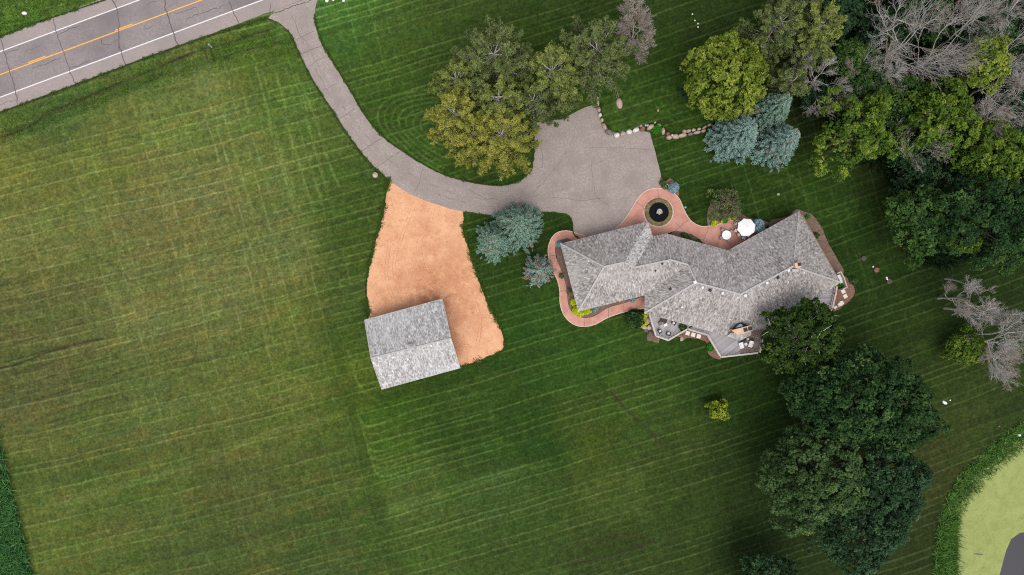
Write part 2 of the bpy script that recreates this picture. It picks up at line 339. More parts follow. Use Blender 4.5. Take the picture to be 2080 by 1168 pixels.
def bare_segs(h, R, seed, density=1.0, trunk_r=0.22, lean=(0, 0), clear=0.35, up=0.55, twig=0.014, fork=False):
    """bare crown: trunk, limbs, branches, twigs"""
    rr = random.Random(seed); segs = []
    def grow(p, d, L, r, level, nseg):
        pts = [p]; q = p; dd = d
        for i in range(nseg):
            wob = (0.10, 0.20, 0.13, 0.10, 0.10)[level]
            dd = (dd + Vector((rr.gauss(0, wob), rr.gauss(0, wob), rr.gauss(0, wob * 0.7) + (0.05 if level > 0 else 0)))).normalized()
            q2 = q + dd * (L / nseg); ra = r * (1 - 0.75 * i / nseg); rb = r * (1 - 0.75 * (i + 1) / nseg)
            segs.append((q, q2, max(ra, twig), max(rb, twig))); q = q2; pts.append(q)
        return pts, dd
    top = Vector((lean[0], lean[1], h))
    base = Vector((0, 0, -0.1)); td = (top - base).normalized()
    tp, _ = grow(base, td, h * 0.78, trunk_r, 0, 8)
    nl = max(4, int((7 if not fork else 15) * density + 0.5))
    def branch(p, d, L, r, level):
        pts, dd = grow(p, d, L, r, level, 6 if level == 1 else (4 if level == 2 else 3))
        if level >= 4: return
        nc = {1: 7, 2: 6, 3: 4}[level]; nc = max(3, int(nc * density + 0.5)); lo = {1: .38, 2: .25, 3: .2}[level]
        for i in range(nc):
            t = lo + (1 - lo) * (i + rr.random()) / nc; idx = min(len(pts) - 2, int(t * (len(pts) - 1))); fr = t * (len(pts) - 1) - idx
            q = pts[idx].lerp(pts[idx + 1], min(1, fr)); d0 = (pts[idx + 1] - pts[idx]).normalized()
            side = d0.cross(Vector((rr.gauss(0, .35), rr.gauss(0, .35), 1)).normalized()).normalized() * (1 if i % 2 else -1)
            ang = rr.uniform(0.3, 0.7); nd_ = (d0 * math.cos(ang) + side * math.sin(ang)); nd_.z = nd_.z * 0.8 + 0.10; nd_.normalize()
            branch(q, nd_, L * rr.uniform(0.40, 0.64) * (1.2 - 0.5 * t), max(twig, r * 0.42), level + 1)
    for i in range(nl):
        t = clear + (1 - clear) * (i + 0.5) / nl; k = t * (len(tp) - 1); idx = min(len(tp) - 2, int(k)); q = tp[idx].lerp(tp[idx + 1], k - idx)
        az = i * 2.4 + rr.uniform(-.5, .5); el = up + rr.uniform(-.2, .25) + 0.3 * t
        d = Vector((math.cos(az) * math.cos(el), math.sin(az) * math.cos(el), math.sin(el)))
        branch(q, d, R * rr.uniform(0.75, 1.15) * (1.15 - 0.35 * t), max(.06, trunk_r * 0.36 * (1.1 - 0.4 * t)), 1)
    return segs
def bare_tree(px, py, z, R, h, seed, label, group='bare leafless trees', mat='deadwood', density=1.0, lean=(0, 0), tr=0.22, name='bare_tree', up=0.55, clear=0.35, twig=0.012, base=False, fork=False):
    """px, py is where the middle of the crown (at height z) stands on the plan"""
    g = P(px, py, 0 if base else z); t = thing(name, (g.x - (0 if base else lean[0] * .6), g.y - (0 if base else lean[1] * .6), 0), label, 'tree', group)
    segs = bare_segs(h, R, seed, density, tr, lean, clear, up, twig, fork)
    thick = [s for s in segs[:8]]; rest = segs[8:]
    link('trunk', tubes_mesh('trunk', thick, 7), M[mat], t); link('crown', tubes_mesh('crown', rest, 3), M[mat], t)
    return t

def leafy(R, h, seed, lobe=1.15, leaf=0.26, flat=0.75, nl=None, sub=15, per=9, skirt=-0.25, gap=0.0, irregular=0.16, stretch=(1, 1), low=None):
    """crown points: lobes on an uneven envelope, leaf clumps on each lobe, leaves on each clump"""
    g = rng(seed); Rz = R * flat; zc = h - Rz * 0.95
    nl = nl or int(4.0 * (R / lobe) ** 2 + 8)
    ph = g.uniform(0, 6.28, 5); am = g.uniform(0.3, 1, 5) * irregular
    i = np.arange(nl) + 0.5; cz = 1 - (1 - skirt) * i / nl; az = i * 2.39996 + g.normal(0, 0.25, nl)
    cz = np.clip(cz + g.normal(0, 0.05, nl), skirt - 0.1, 1); sr = np.sqrt(np.clip(1 - cz * cz, 0, 1))
    k = 1 + sum(am[j] * np.sin((j + 2) * az + ph[j]) for j in range(5))
    rad = np.where(g.random(nl) < 0.22, g.uniform(0.5, 0.78, nl), g.uniform(0.82, 1.0, nl)) * k
    lr = lobe * g.uniform(0.6, 1.25, nl)
    L = np.stack([sr * np.cos(az) * (R * 1.05 - lobe * 0.6) * rad * stretch[0], sr * np.sin(az) * (R * 1.05 - lobe * 0.6) * rad * stretch[1], zc + cz * (Rz - lobe * 0.5) * (0.75 + 0.25 * rad)], 1)
    if gap > 0:
        keep = g.random(nl) > gap; L = L[keep]; lr = lr[keep]; nl = len(L)
    nf = int(nl * .24); fa = g.uniform(0, 6.28, nf); fr_ = np.sqrt(g.random(nf)) * .82; fz = zc + (Rz - lobe) * (np.sqrt(np.clip(1 - fr_ ** 2, 0, 1)) * .60 - .08)      # inner foliage
    L = np.concatenate([L, np.stack([fr_ * np.cos(fa) * R, fr_ * np.sin(fa) * R, fz], 1)]); lr = np.concatenate([lr, lobe * g.uniform(.8, 1.3, nf)]); nl = len(L)
    L[:, 2] = np.maximum(L[:, 2], lobe * 0.5)
    ltint = g.normal(0, 0.15, nl) + np.concatenate([np.full(nl - nf, .04), np.full(nf, -.18)])  # inner lobes tinted darker, painting shade into the crown
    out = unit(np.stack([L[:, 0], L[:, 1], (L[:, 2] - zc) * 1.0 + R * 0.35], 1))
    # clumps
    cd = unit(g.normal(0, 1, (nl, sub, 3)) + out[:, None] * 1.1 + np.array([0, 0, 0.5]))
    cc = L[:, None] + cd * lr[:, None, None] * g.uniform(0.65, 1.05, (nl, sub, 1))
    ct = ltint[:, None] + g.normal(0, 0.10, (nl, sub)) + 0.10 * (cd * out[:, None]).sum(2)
    cc = cc.reshape(-1, 3); cd = cd.reshape(-1, 3); ct = ct.reshape(-1)
    n = len(cc); pr = lobe * 0.27
    ld = unit(g.normal(0, 1, (n, per, 3)) + cd[:, None] * 0.9)
    lc = cc[:, None] + ld * pr * g.uniform(0.5, 1.15, (n, per, 1)); nn = unit(ld * 0.6 + g.normal(0, 0.45, (n, per, 3)) + np.array([0, 0, 0.55]))
    lt = ct[:, None] + g.normal(0, 0.09, (n, per)) + 0.45
    N = n * per
    return dict(c=lc.reshape(-1, 3), n=nn.reshape(-1, 3), a=g.normal(0, 1, (N, 3)), w=leaf * g.uniform(0.6, 1.1, N), l=leaf * g.uniform(0.9, 1.6, N), t=lt.reshape(-1), lobes=L, zc=zc)
def limbs(L, zc, h, seed, r=0.25, frac=0.5, up=0.25):
    g = random.Random(seed); segs = []
    base = Vector((0, 0, -0.1)); top = Vector((g.uniform(-.4, .4), g.uniform(-.4, .4), max(0.6, zc + (h - zc) * 0.45))); n = 6; pts = [base.lerp(top, i / n) + Vector((g.gauss(0, .05), g.gauss(0, .05), 0)) for i in range(n + 1)]
    for i in range(n): segs.append((pts[i], pts[i + 1], r * (1 - .6 * i / n), r * (1 - .6 * (i + 1) / n)))
    tr = list(segs); br = []
    for q in L:
        if g.random() > frac: continue
        q = Vector(q); k = g.uniform(0.35, 0.95); s = base.lerp(top, k); m = s.lerp(q, 0.5) + Vector((g.gauss(0, .2), g.gauss(0, .2), -up * g.random()))
        br += [(s, m, r * .3, r * .17), (m, q, r * .17, r * .06)]
    return tr, br
def leaf_tree(px, py, R, h, seed, mat, label, group=None, name='leafy_tree', cat='tree', lobe=1.15, leaf=0.26, z=None, bark='bark', showlimb=0.0, trunk=True, **kw):
    """R in survey units, px, py = middle of the crown on the plan"""
    Rm = R * S * (CAMH - h * 0.7) / CAMH; z = h * 0.74 if z is None else z; g = P(px, py, z)
    t = thing(name, (g.x, g.y, 0), label, cat, group)
    d = leafy(Rm, h, seed, lobe, leaf, **kw)
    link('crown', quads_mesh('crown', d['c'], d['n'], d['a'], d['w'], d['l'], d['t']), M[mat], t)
    if trunk:
        tr, br = limbs(d['lobes'], d['zc'], h, seed, r=0.05 + 0.022 * h)
        if showlimb:       # pale limbs that break through the crown
            gg = random.Random(seed + 5)
            for q in d['lobes']:
                if gg.random() < showlimb:
                    q = Vector(q); s = Vector((q.x * .45, q.y * .45, q.z * .8)); e = q + Vector((q.x * .06, q.y * .06, 0.95 * lobe)); mm = s.lerp(e, .6) + Vector((0, 0, .5)); br += [(s, mm, .09, .07), (mm, e, .07, .03)]
                    for _ in range(3):
                        e2 = mm.lerp(e, gg.random()) ; br.append((e2, e2 + Vector((gg.gauss(0, .8), gg.gauss(0, .8), .5)), .04, .015))
        o = link('trunk', tubes_mesh('trunk', tr, 8), M[bark], t); link('limbs', tubes_mesh('limbs', br, 4), M[bark], t)
    return t
def spruce(px, py, R, h, seed, mat, label, group='blue spruces', name='spruce_tree', dead=0.0, density=1.0, tuft=0.30):
    """px,py is the foot of the tree; whorled drooping branches carrying sprays"""
    Rm = R * S; g = P(px, py, 0); t = thing(name, (g.x, g.y, 0), label, 'tree', group)
    q = rng(seed); zl, al_ = [], []; z_ = .4; k_ = 0
    while z_ < h * .97:                    # whorl after whorl of branches up the stem
        nbw = max(4, int((15 - 8 * z_ / h) * density + .5)); zl.append(z_ + q.normal(0, .06, nbw)); al_.append(np.arange(nbw) * 2 * math.pi / nbw + k_ * 2.1 + q.normal(0, .10, nbw)); z_ += .36 + .12 * (1 - z_ / h); k_ += 1
    zz = np.clip(np.concatenate(zl), .2, h * .97); az = np.concatenate(al_); nb = len(zz); f = 1 - zz / h
    lob = 1 + 0.09 * np.sin(3 * az + seed) + 0.06 * np.sin(5 * az + 2 * seed)
    Lb = (Rm * (f ** 0.80) * lob) * q.uniform(0.84, 1.06, nb) + 0.15
    C_, N_, A_, Wd, Ln, T_ = [], [], [], [], [], []; segs = []
    for i in range(nb):
        L = Lb[i]; d = np.array([math.cos(az[i]), math.sin(az[i])]); pd = np.array([-d[1], d[0]])
        ns = max(3, int(L / 0.30)); s = q.uniform(0.30, 1.0, ns) ** 0.7; s[0] = 1
        droop = -0.22 * L * np.sin(s * 2.2) * (0.4 + f[i]); tipup = 0.10 * L * np.maximum(0, s - 0.7)
        side = q.normal(0, 1, ns) * 0.15 * L * (1.15 - s) + q.normal(0, 0.07, ns)
        c = np.stack([d[0] * L * s + pd[0] * side, d[1] * L * s + pd[1] * side, zz[i] + droop + tipup], 1)
        m = 12; dirs = np.stack([d[0] + pd[0] * side * 1.4, d[1] + pd[1] * side * 1.4, 0 * s + 0.15], 1); dirs = unit(dirs)
        cc = c[:, None] + dirs[:, None] * q.uniform(-0.20, 0.22, (ns, m, 1)) + q.normal(0, 0.085, (ns, m, 3))
        nn = q.normal(0, 0.6, (ns, m, 3)) + np.array([d[0] * .3, d[1] * .3, 0.8])
        aa = dirs[:, None] + q.normal(0, 0.35, (ns, m, 3))
        tt = 0.40 + 0.60 * (s[:, None] - 0.62) + q.normal(0, 0.07, (ns, m)) + q.normal(0, 0.11, (ns, 1)) + .16 * (zz[i] / h - .4) + 1.1 * (cc[..., 2] - c[:, None, 2])
        if dead and q.random() < dead: tt = np.full((ns, m), 0.97) + q.normal(0, 0.02, (ns, m))
        else: tt = np.clip(tt, 0, 0.72)
        C_.append(cc.reshape(-1, 3)); N_.append(nn.reshape(-1, 3)); A_.append(aa.reshape(-1, 3)); T_.append(tt.reshape(-1))
        if i % 2 == 0: segs.append(((0, 0, zz[i] + .1), tuple(c[0] * np.array([.9, .9, 1])), 0.035, 0.012))
    c = np.concatenate(C_); N = len(c); tt = np.concatenate(T_)
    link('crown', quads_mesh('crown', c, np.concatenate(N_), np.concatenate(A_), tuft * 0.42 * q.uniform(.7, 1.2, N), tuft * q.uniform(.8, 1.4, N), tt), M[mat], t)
    link('trunk', tubes_mesh('trunk', [((0, 0, -.1), (0, 0, h * .5), .05 + .018 * h, .03 + .008 * h), ((0, 0, h * .5), (0, 0, h * .98), .03 + .008 * h, .02)] + segs, 5), M['bark'], t)
    return t
def pine(px, py, R, h, seed, mat, label, group='pines', name='pine_tree', showbranch=0.5, tuft=0.30, z=None, density=1.0, flat=0.62):
    """loose crown of long limbs ending in needle tufts"""
    z = h * 0.65 if z is None else z; Rm = R * S * (CAMH - z) / CAMH; g = P(px, py, z); t = thing(name, (g.x, g.y, 0), label, 'tree', group)
    q = rng(seed); nb = int(62 * density * (Rm / 5.5) ** 1.4); segs = []
    C_, N_, A_, T_ = [], [], [], []
    for i in range(nb):
        u = (i + 0.5) / nb; z0 = h * (0.38 + 0.58 * u); az = i * 2.39996 + q.normal(0, .3); f = (1 - u) ** 0.55
        L = Rm * (0.34 + 0.80 * f) * q.uniform(0.80, 1.12); rise = 0.20 + 0.5 * u + q.normal(0, 0.08)
        d = np.array([math.cos(az), math.sin(az), rise]); d = d / np.linalg.norm(d)
        p0 = np.array([0, 0, z0]); tip = p0 + d * L; mid = p0 + d * L * 0.5 + np.array([0, 0, -0.06 * L]) + q.normal(0, 0.1, 3)
        segs += [(p0, mid, 0.075, 0.05), (mid, tip, 0.05, 0.02)]
        ns = int(8 + L * 5.0 * density)
        for j in range(ns):
            s = 0.28 + 0.72 * q.random() ** 0.75; b = p0 + (mid - p0) * min(1, 2 * s) + (tip - mid) * max(0, 2 * s - 1)
            off = unit(q.normal(0, 1, 3) * np.array([1, 1, 0.45])) * (0.18 + 0.30 * L * (1.12 - s)) * q.uniform(0.4, 1.0); off[2] = abs(off[2]) * 0.8
            e = b + off + d * 0.3
            if q.random() < 0.6: segs.append((b, e, 0.028, 0.012))
            m = 20; dd = unit(q.normal(0, 1, (m, 3)) + d * 0.7 + np.array([0, 0, 0.7]))
            C_.append(e + dd * q.uniform(0.05, 0.36, (m, 1))); N_.append(q.normal(0, .7, (m, 3)) + np.array([0, 0, .8])); A_.append(dd + q.normal(0, .2, (m, 3)))
            T_.append(np.clip(0.30 + 0.30 * s * u + 0.22 * (s - .5) + q.normal(0, 0.12) + q.normal(0, 0.07, m), 0, 1))
    c = np.concatenate(C_); N = len(c)
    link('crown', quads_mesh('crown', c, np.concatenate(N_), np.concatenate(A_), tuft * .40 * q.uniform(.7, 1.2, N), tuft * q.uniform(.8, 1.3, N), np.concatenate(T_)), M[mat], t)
    link('trunk', tubes_mesh('trunk', [((0, 0, -.1), (0, 0, h * .5), .26, .2), ((0, 0, h * .5), (0, 0, h * .97), .2, .05)], 7), M['bark'], t)
    link('limbs', tubes_mesh('limbs', segs, 4), M['deadwood' if showbranch else 'bark'], t)
    return t
def rock_bm(rx, ry, rz, seed, sub=2):
    bm = bmesh.new(); bmesh.ops.create_icosphere(bm, subdivisions=sub, radius=1); rr = random.Random(seed)
    dirs = [(Vector((rr.gauss(0, 1), rr.gauss(0, 1), rr.gauss(0, 1))).normalized(), rr.uniform(.72, .95)) for _ in range(7)]
    for v in bm.verts:
        p = v.co.copy()
        for d, k in dirs:
            e = p.dot(d) - k
            if e > 0: p -= d * e * 0.85
        p *= 1 + rr.uniform(-.03, .03); v.co = Vector((p.x * rx, p.y * ry, p.z * rz))
    return bm
def rock(name, px, py, rx, ry, rz, ang, seed, mat, label, group, zc=None, cat='boulder', sub=2):
    """rx, ry in survey units, rz in metres"""
    bm = rock_bm(rx * S, ry * S, rz, seed, sub); me = bpy.data.meshes.new(name); bm.to_mesh(me); bm.free()
    for p in me.polygons: p.use_smooth = (sub > 2)
    o = link(name, me, mat); o.location = P(px, py, rz * 0.55) if zc is None else P(px, py, zc); o.location.z = rz * 0.55 if zc is None else zc
    o.rotation_euler = (0, 0, math.radians(ang)); return tag(o, label, cat, group)

# ------------------------------------------------------------------ setting: ground
def vn(x, y, seed):
    """smooth value noise"""
    T = rng(seed).random((256, 256)); xi = np.floor(x).astype(int); yi = np.floor(y).astype(int); fx = x - xi; fy = y - yi
    fx = fx * fx * (3 - 2 * fx); fy = fy * fy * (3 - 2 * fy); a = T[xi & 255, yi & 255]; b = T[(xi + 1) & 255, yi & 255]; c = T[xi & 255, (yi + 1) & 255]; d = T[(xi + 1) & 255, (yi + 1) & 255]
    return (a * (1 - fx) + b * fx) * (1 - fy) + (c * (1 - fx) + d * fx) * fy
def fbm(x, y, seed, o=4):
    s = 0; a = 1; t = 0
    for i in range(o): s = s + a * vn(x * 2 ** i + 17.3 * i, y * 2 ** i + 5.1 * i, seed + i); t += a; a *= .55
    return s / t
def dist_line(X, Y, pts):
    best = np.full(X.shape, 1e9)
    for (x0, y0), (x1, y1) in zip(pts[:-1], pts[1:]):
        dx, dy = x1 - x0, y1 - y0; t = np.clip(((X - x0) * dx + (Y - y0) * dy) / (dx * dx + dy * dy + 1e-9), 0, 1)
        best = np.minimum(best, np.hypot(X - x0 - t * dx, Y - y0 - t * dy))
    return best
def inside(X, Y, poly):
    r = np.zeros(X.shape, bool); n = len(poly)
    for i in range(n):
        x0, y0 = poly[i]; x1, y1 = poly[(i + 1) % n]
        if y0 == y1: continue
        c = ((y0 > Y) != (y1 > Y)) & (X < (x1 - x0) * (Y - y0) / (y1 - y0) + x0); r ^= c
    return r
def sstep(a, b, x): t = np.clip((x - a) / (b - a), 0, 1); return t * t * (3 - 2 * t)

BANK = [(2300, 800), (2160, 822), (2080, 858), (2040, 885), (2000, 915), (1965, 950), (1935, 985), (1915, 1030), (1903, 1080), (1898, 1130), (1902, 1175), (1915, 1240), (1950, 1330), (2020, 1420), (2300, 1500)]
SHORE = [(2300, 850), (2150, 880), (2080, 908), (2055, 925), (2032, 948), (2008, 968), (1988, 990), (1968, 1015), (1955, 1040), (1944, 1065), (1940, 1090), (1943, 1130), (1946, 1175), (1960, 1240), (1990, 1310), (2050, 1380), (2300, 1440)]
FIELD_E = [(430, -200), (470, 60), (560, 200), (600, 380), (652, 590), (672, 660), (695, 712), (712, 760), (735, 850), (760, 960), (790, 1060), (830, 1180), (900, 1400)]

GS = 0.15; fx0 = -98 + GS * np.arange(1308); fy0 = -59 + GS * np.arange(788)
far = np.array([3, 8, 18, 40, 90, 200, 450, 1000, 2200.])
xs = np.concatenate([-98 - far[::-1], fx0, fx0[-1] + far]); ys = np.concatenate([-59 - far[::-1], fy0, fy0[-1] + far])
X, Y = np.meshgrid(xs, ys); PX = X / S + 1040; PY = 584 - Y / S
nearm = (np.abs(X) <= 98.1) & (np.abs(Y) <= 59.1)
# base tone of the turf: control points (plan x, y, colour); the field is drier, the lawn lush, with vignette-like darkening to the right painted in
CP = [(0, 330, (98, 108, 44)), (60, 480, (100, 108, 52)), (60, 640, (86, 92, 46)), (60, 780, (80, 88, 44)), (120, 950, (76, 92, 38)), (110, 1100, (80, 96, 38)),
      (200, 330, (96, 106, 46)), (350, 250, (98, 112, 50)), (420, 190, (98, 112, 54)), (300, 450, (100, 104, 54)), (420, 400, (98, 104, 54)), (500, 330, (94, 108, 48)), (300, 600, (98, 106, 52)), (450, 600, (98, 106, 54)), (560, 500, (94, 106, 52)), (600, 640, (96, 106, 46)),
      (300, 800, (82, 96, 44)), (450, 800, (84, 96, 42)), (600, 800, (82, 98, 38)), (300, 1000, (76, 92, 38)), (500, 1000, (74, 84, 38)), (400, 1130, (68, 84, 36)), (650, 950, (70, 86, 34)), (650, 1120, (62, 80, 34)),
      (600, 120, (62, 88, 30)), (520, 130, (76, 96, 34)), (640, 250, (66, 88, 34)), (700, 400, (54, 78, 26)), (720, 500, (52, 74, 28)), (700, 600, (58, 78, 30)), (720, 650, (46, 72, 26)), (725, 760, (62, 84, 28)),
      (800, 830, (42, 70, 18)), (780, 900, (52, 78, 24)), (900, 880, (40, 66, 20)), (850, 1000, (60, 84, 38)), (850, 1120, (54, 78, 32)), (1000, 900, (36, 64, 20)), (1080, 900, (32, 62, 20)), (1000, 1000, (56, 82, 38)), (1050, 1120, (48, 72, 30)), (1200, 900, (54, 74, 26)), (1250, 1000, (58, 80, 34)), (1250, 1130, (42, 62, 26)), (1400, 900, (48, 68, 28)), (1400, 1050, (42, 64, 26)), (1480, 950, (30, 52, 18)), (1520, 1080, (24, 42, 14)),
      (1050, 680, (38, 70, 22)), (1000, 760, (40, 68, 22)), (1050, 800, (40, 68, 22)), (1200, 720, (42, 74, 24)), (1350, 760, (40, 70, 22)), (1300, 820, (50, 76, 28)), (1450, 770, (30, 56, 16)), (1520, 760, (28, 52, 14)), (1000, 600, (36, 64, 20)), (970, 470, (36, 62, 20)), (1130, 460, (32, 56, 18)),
      (40, 30, (78, 112, 42)), (0, 60, (80, 112, 42)), (130, 10, (76, 104, 40)), (100, 215, (70, 92, 42)), (300, 135, (72, 92, 40)), (480, 80, (64, 92, 32)),
      (700, 20, (66, 104, 42)), (665, 12, (62, 102, 40)), (730, 12, (62, 98, 40)), (700, 75, (50, 82, 28)), (790, 40, (54, 80, 32)), (900, 20, (52, 76, 32)), (1000, 30, (50, 74, 30)), (760, 130, (52, 82, 26)), (800, 220, (44, 72, 24)), (850, 120, (48, 74, 26)), (1100, 30, (42, 66, 24)), (1220, 20, (38, 60, 22)), (900, 330, (46, 76, 26)), (1000, 350, (40, 66, 22)),
      (1380, 30, (36, 58, 20)), (1480, 30, (38, 60, 22)), (1350, 120, (34, 58, 16)), (1270, 200, (52, 82, 32)), (1350, 220, (44, 74, 22)), (1400, 250, (38, 66, 20)), (1380, 320, (40, 68, 22)), (1420, 400, (34, 60, 18)), (1550, 380, (36, 62, 16)), (1650, 380, (38, 64, 18)), (1600, 460, (32, 58, 16)),
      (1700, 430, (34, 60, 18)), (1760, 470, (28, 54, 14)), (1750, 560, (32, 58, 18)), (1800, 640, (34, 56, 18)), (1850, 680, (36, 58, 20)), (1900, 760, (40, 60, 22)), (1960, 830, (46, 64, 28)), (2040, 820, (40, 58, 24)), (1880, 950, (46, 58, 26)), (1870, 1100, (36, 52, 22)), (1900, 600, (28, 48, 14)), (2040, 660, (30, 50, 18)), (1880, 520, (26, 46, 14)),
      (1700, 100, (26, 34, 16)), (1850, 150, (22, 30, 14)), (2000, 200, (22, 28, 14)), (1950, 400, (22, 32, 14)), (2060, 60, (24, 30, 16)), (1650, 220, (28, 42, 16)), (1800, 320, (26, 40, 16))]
CP = [(x, y, (c_[0] * .96 if x < 720 else c_[0] * .98, c_[1] * .94 if x < 720 else c_[1] * .93, c_[2] * (1.12 if x < 720 else .95))) for x, y, c_ in CP]
num = np.zeros(X.shape + (3,)); den = np.zeros(X.shape)
wx = PX + 26 * (fbm(X / 9, Y / 9, 3) - .5) * 2; wy = PY + 26 * (fbm(X / 9, Y / 9, 9) - .5) * 2
for cx, cy, c in CP:
    w = 1.0 / (((wx - cx) ** 2 + (wy - cy) ** 2) + 3200) ** 2.0; num += w[..., None] * np.array(lin(c)); den += w
col = num / den[..., None]
# inside the field the dry turf, outside the watered lawn: sharpen the boundary
dE = dist_line(PX, PY, FIELD_E); east = np.zeros(X.shape, bool)
fxE = np.interp(PY, [p[1] for p in FIELD_E], [p[0] for p in FIELD_E]); fieldm = sstep(14, -14, PX - fxE + 8 * (fbm(X / 1.5, Y / 1.5, 21) - .5)) * (PY > 40)
col *= (1 + 0.03 * fieldm * np.exp(-(dE / 30) ** 2) + 0.16 * (1 - fieldm) * np.exp(-(dE / 90) ** 2) * (PY > 150))[..., None]
# dry and green patches
Ur = X * math.cos(.288) + Y * math.sin(.288); Vr = -X * math.sin(.288) + Y * math.cos(.288); pch = fbm(Ur / 7, Vr / 2.0, 31, 5); dry = sstep(.46, .72, pch) * np.clip(fieldm, .2, 1) * (.35 + .9 * fbm(X / .9, Y / .9, 35, 3)); col = col * (1 - .24 * dry[..., None]) + .24 * dry[..., None] * (np.array(lin((124, 112, 66))) * (col[..., 1:2] / lin((0, 100, 0))[1]))
grn = .4 * sstep(.52, .74, fbm(Ur / 5 + 40, Vr / 1.8, 47, 5)); col = col * (1 + grn[..., None] * np.array([-.20, .04, -.25]))
col *= (0.78 + 0.44 * fbm(Ur / 1.6, Vr / .8, 51, 4))[..., None]
col *= (0.55 + 0.90 * fbm(X / .4, Y / .4, 61, 3))[..., None]
# mixed species: straw, moss and clover tones in small patches
hue = fbm(X / 1.1 + 9, Y / .9, 141, 4) - .5; hue2 = fbm(Ur / 2.4, Vr / 1.0 + 30, 151, 4) - .5
lw_ = 1 - fieldm; col *= (1 - .09 * fieldm)[..., None]; col *= np.stack([1.0 + .05 * lw_ + .26 * hue + .10 * hue2, 1.08 - .03 * lw_ + .05 * hue2, 1.04 - .0 * lw_ - .10 * hue - .3 * hue2], -1).clip(.4, 1.8)
# mown stripes
def stripes(theta, spacing, seed, width, bend=0.0, wob=0.5):
    th = math.radians(theta); u = X * math.cos(th) + Y * math.sin(th); v = -X * math.sin(th) + Y * math.cos(th)
    v = v + bend * (u / 60) ** 2 + wob * (fbm(u / 16, v / 16, seed) - .5) * 2 + 0.10 * (vn(u / 1.5, v / 3, seed + 2) - .5)
    k = np.round(v / spacing).astype(int); R1 = rng(seed + 1); jit = R1.uniform(-.28, .28, 4096); amp = R1.uniform(0.15, 1, 4096) ** 1.3; tone = R1.uniform(-1.4, 1.4, 4096)
    line = np.zeros(X.shape)
    for dk in (-1, 0, 1):
        kk = (k + dk) & 4095; c = (k + dk + jit[kk]) * spacing
        line = np.maximum(line, np.exp(-((v - c) / width) ** 2) * amp[kk] * (0.25 + 0.9 * vn(u / 6 + kk * 1.7, kk * .37, seed + 3)))
    c0 = (k + jit[k & 4095]) * spacing; cell = np.where(v > c0, k, k - 1) & 4095
    return line, tone[cell] * (0.5 + vn(u / 14 + cell, cell * .7, seed + 5)), u, v
l1, t1, u1, v1 = stripes(16.5, 1.30, 101, 0.12, bend=-1.5)
l2, t2, u2, v2 = stripes(-75.5, 1.9, 131, 0.13, bend=0.6)
a1 = 1.55 + 0.6 * (1 - fieldm); a2 = .34 + .38 * fieldm * (PX > 60)
a2 += 0.4 * sstep(220, 60, np.abs(PX - 590)) * (PY < 700) * (PY > 90) + 0.75 * sstep(260, 120, np.hypot(PX - 1640, PY - 380)) + 0.5 * sstep(160, 60, np.hypot(PX - 760, PY - 140)) + .14 * (PX < 560)
grass_tone = 0.055 * t1 + 0.035 * t2
col *= np.clip(1 + grass_tone, .6, 1.4)[..., None]
gn = 0.35 + 1.1 * vn(X / .5, Y / .5, 77)
dk = np.roll(l1, 2, axis=0) * .22 * (1 - .3 * fieldm); col *= (1 - dk)[..., None]
L = np.clip((l1 * a1 + l2 * a2) * gn, 0, .9)[..., None]
# strokes: mower turns, ruts, old tracks
STR = np.zeros(X.shape); DRK = np.zeros(X.shape)
def stroke(pts, w, amp, arr, closed=False, sm=True, seed=0, br=0.6):
    pts = smooth_poly(pts, closed, 8) if sm else pts
    a = np.array([[(p[0] - 1040) * S, (584 - p[1]) * S] for p in pts]); seg = np.diff(a, axis=0); ln = np.hypot(seg[:, 0], seg[:, 1]); cum = np.concatenate([[0], np.cumsum(ln)])
    s = np.arange(0, cum[-1], 0.1); x = np.interp(s, cum, a[:, 0]); y = np.interp(s, cum, a[:, 1]); nz = 1 - br + br * vn(s / 2.2, s * 0 + seed * 3.3, 300 + seed) * 2
    ii = np.round((x + 98) / GS).astype(int); jj = np.round((y + 59) / GS).astype(int); K = int(math.ceil(w * 1.6 / GS)) + 1
    for di in range(-K, K + 1):
        for dj in range(-K, K + 1):
            i = ii + di; j = jj + dj; ok = (i >= 0) & (i < len(fx0)) & (j >= 0) & (j < len(fy0))
            d2 = (fx0[np.clip(i, 0, len(fx0) - 1)] - x) ** 2 + (fy0[np.clip(j, 0, len(fy0) - 1)] - y) ** 2
            np.maximum.at(arr, (j[ok] + 9, i[ok] + 9), (amp * nz * np.exp(-d2 / w ** 2))[ok])
def arcs(pts, cx, cy, ks, w, amp, seed=0):
    for n, k in enumerate(ks): stroke([(cx + (x - cx) * k, cy + (y - cy) * k) for x, y in pts], w, amp, STR, seed=seed + n)
arcs([(905, 178), (840, 186), (800, 196), (775, 214), (768, 240), (780, 268), (805, 295), (845, 330), (900, 362)], 900, 262, (1.0, .9, .79, .68, .57, .46, .35), .16, .62, 1)
for n in range(7):      # turns at the west end of the lawn
    yy = 842 + 17 * n; xx = 728 + 5 * n
    stroke([(xx + 260, yy - 46), (xx + 120, yy - 10), (xx + 40, yy + 20), (xx + 14, yy + 22), (xx + 2, yy + 8), (xx - 3, yy - 14)], .15, .55, STR, seed=20 + n)
for n in range(5): stroke([(1440 + 8 * n, 790 + 26 * n), (1400, 812 + 20 * n), (1300, 840 + 20 * n)], .15, .2, STR, seed=30 + n)
for k in (1, .86, .72, .58): stroke([(1620 + (x - 1620) * k, 400 + (y - 400) * k) for x, y in [(1500, 420), (1520, 370), (1560, 345), (1600, 350), (1640, 390), (1650, 440)]], .14, .25, STR, seed=int(50 * k))
for k in (1, .8, .6, .4): stroke([(1388 + 60 * k * math.cos(t), 198 + 52 * k * math.sin(t)) for t in np.linspace(.2, 3.6, 9)], .14, .3, STR, seed=int(70 * k))
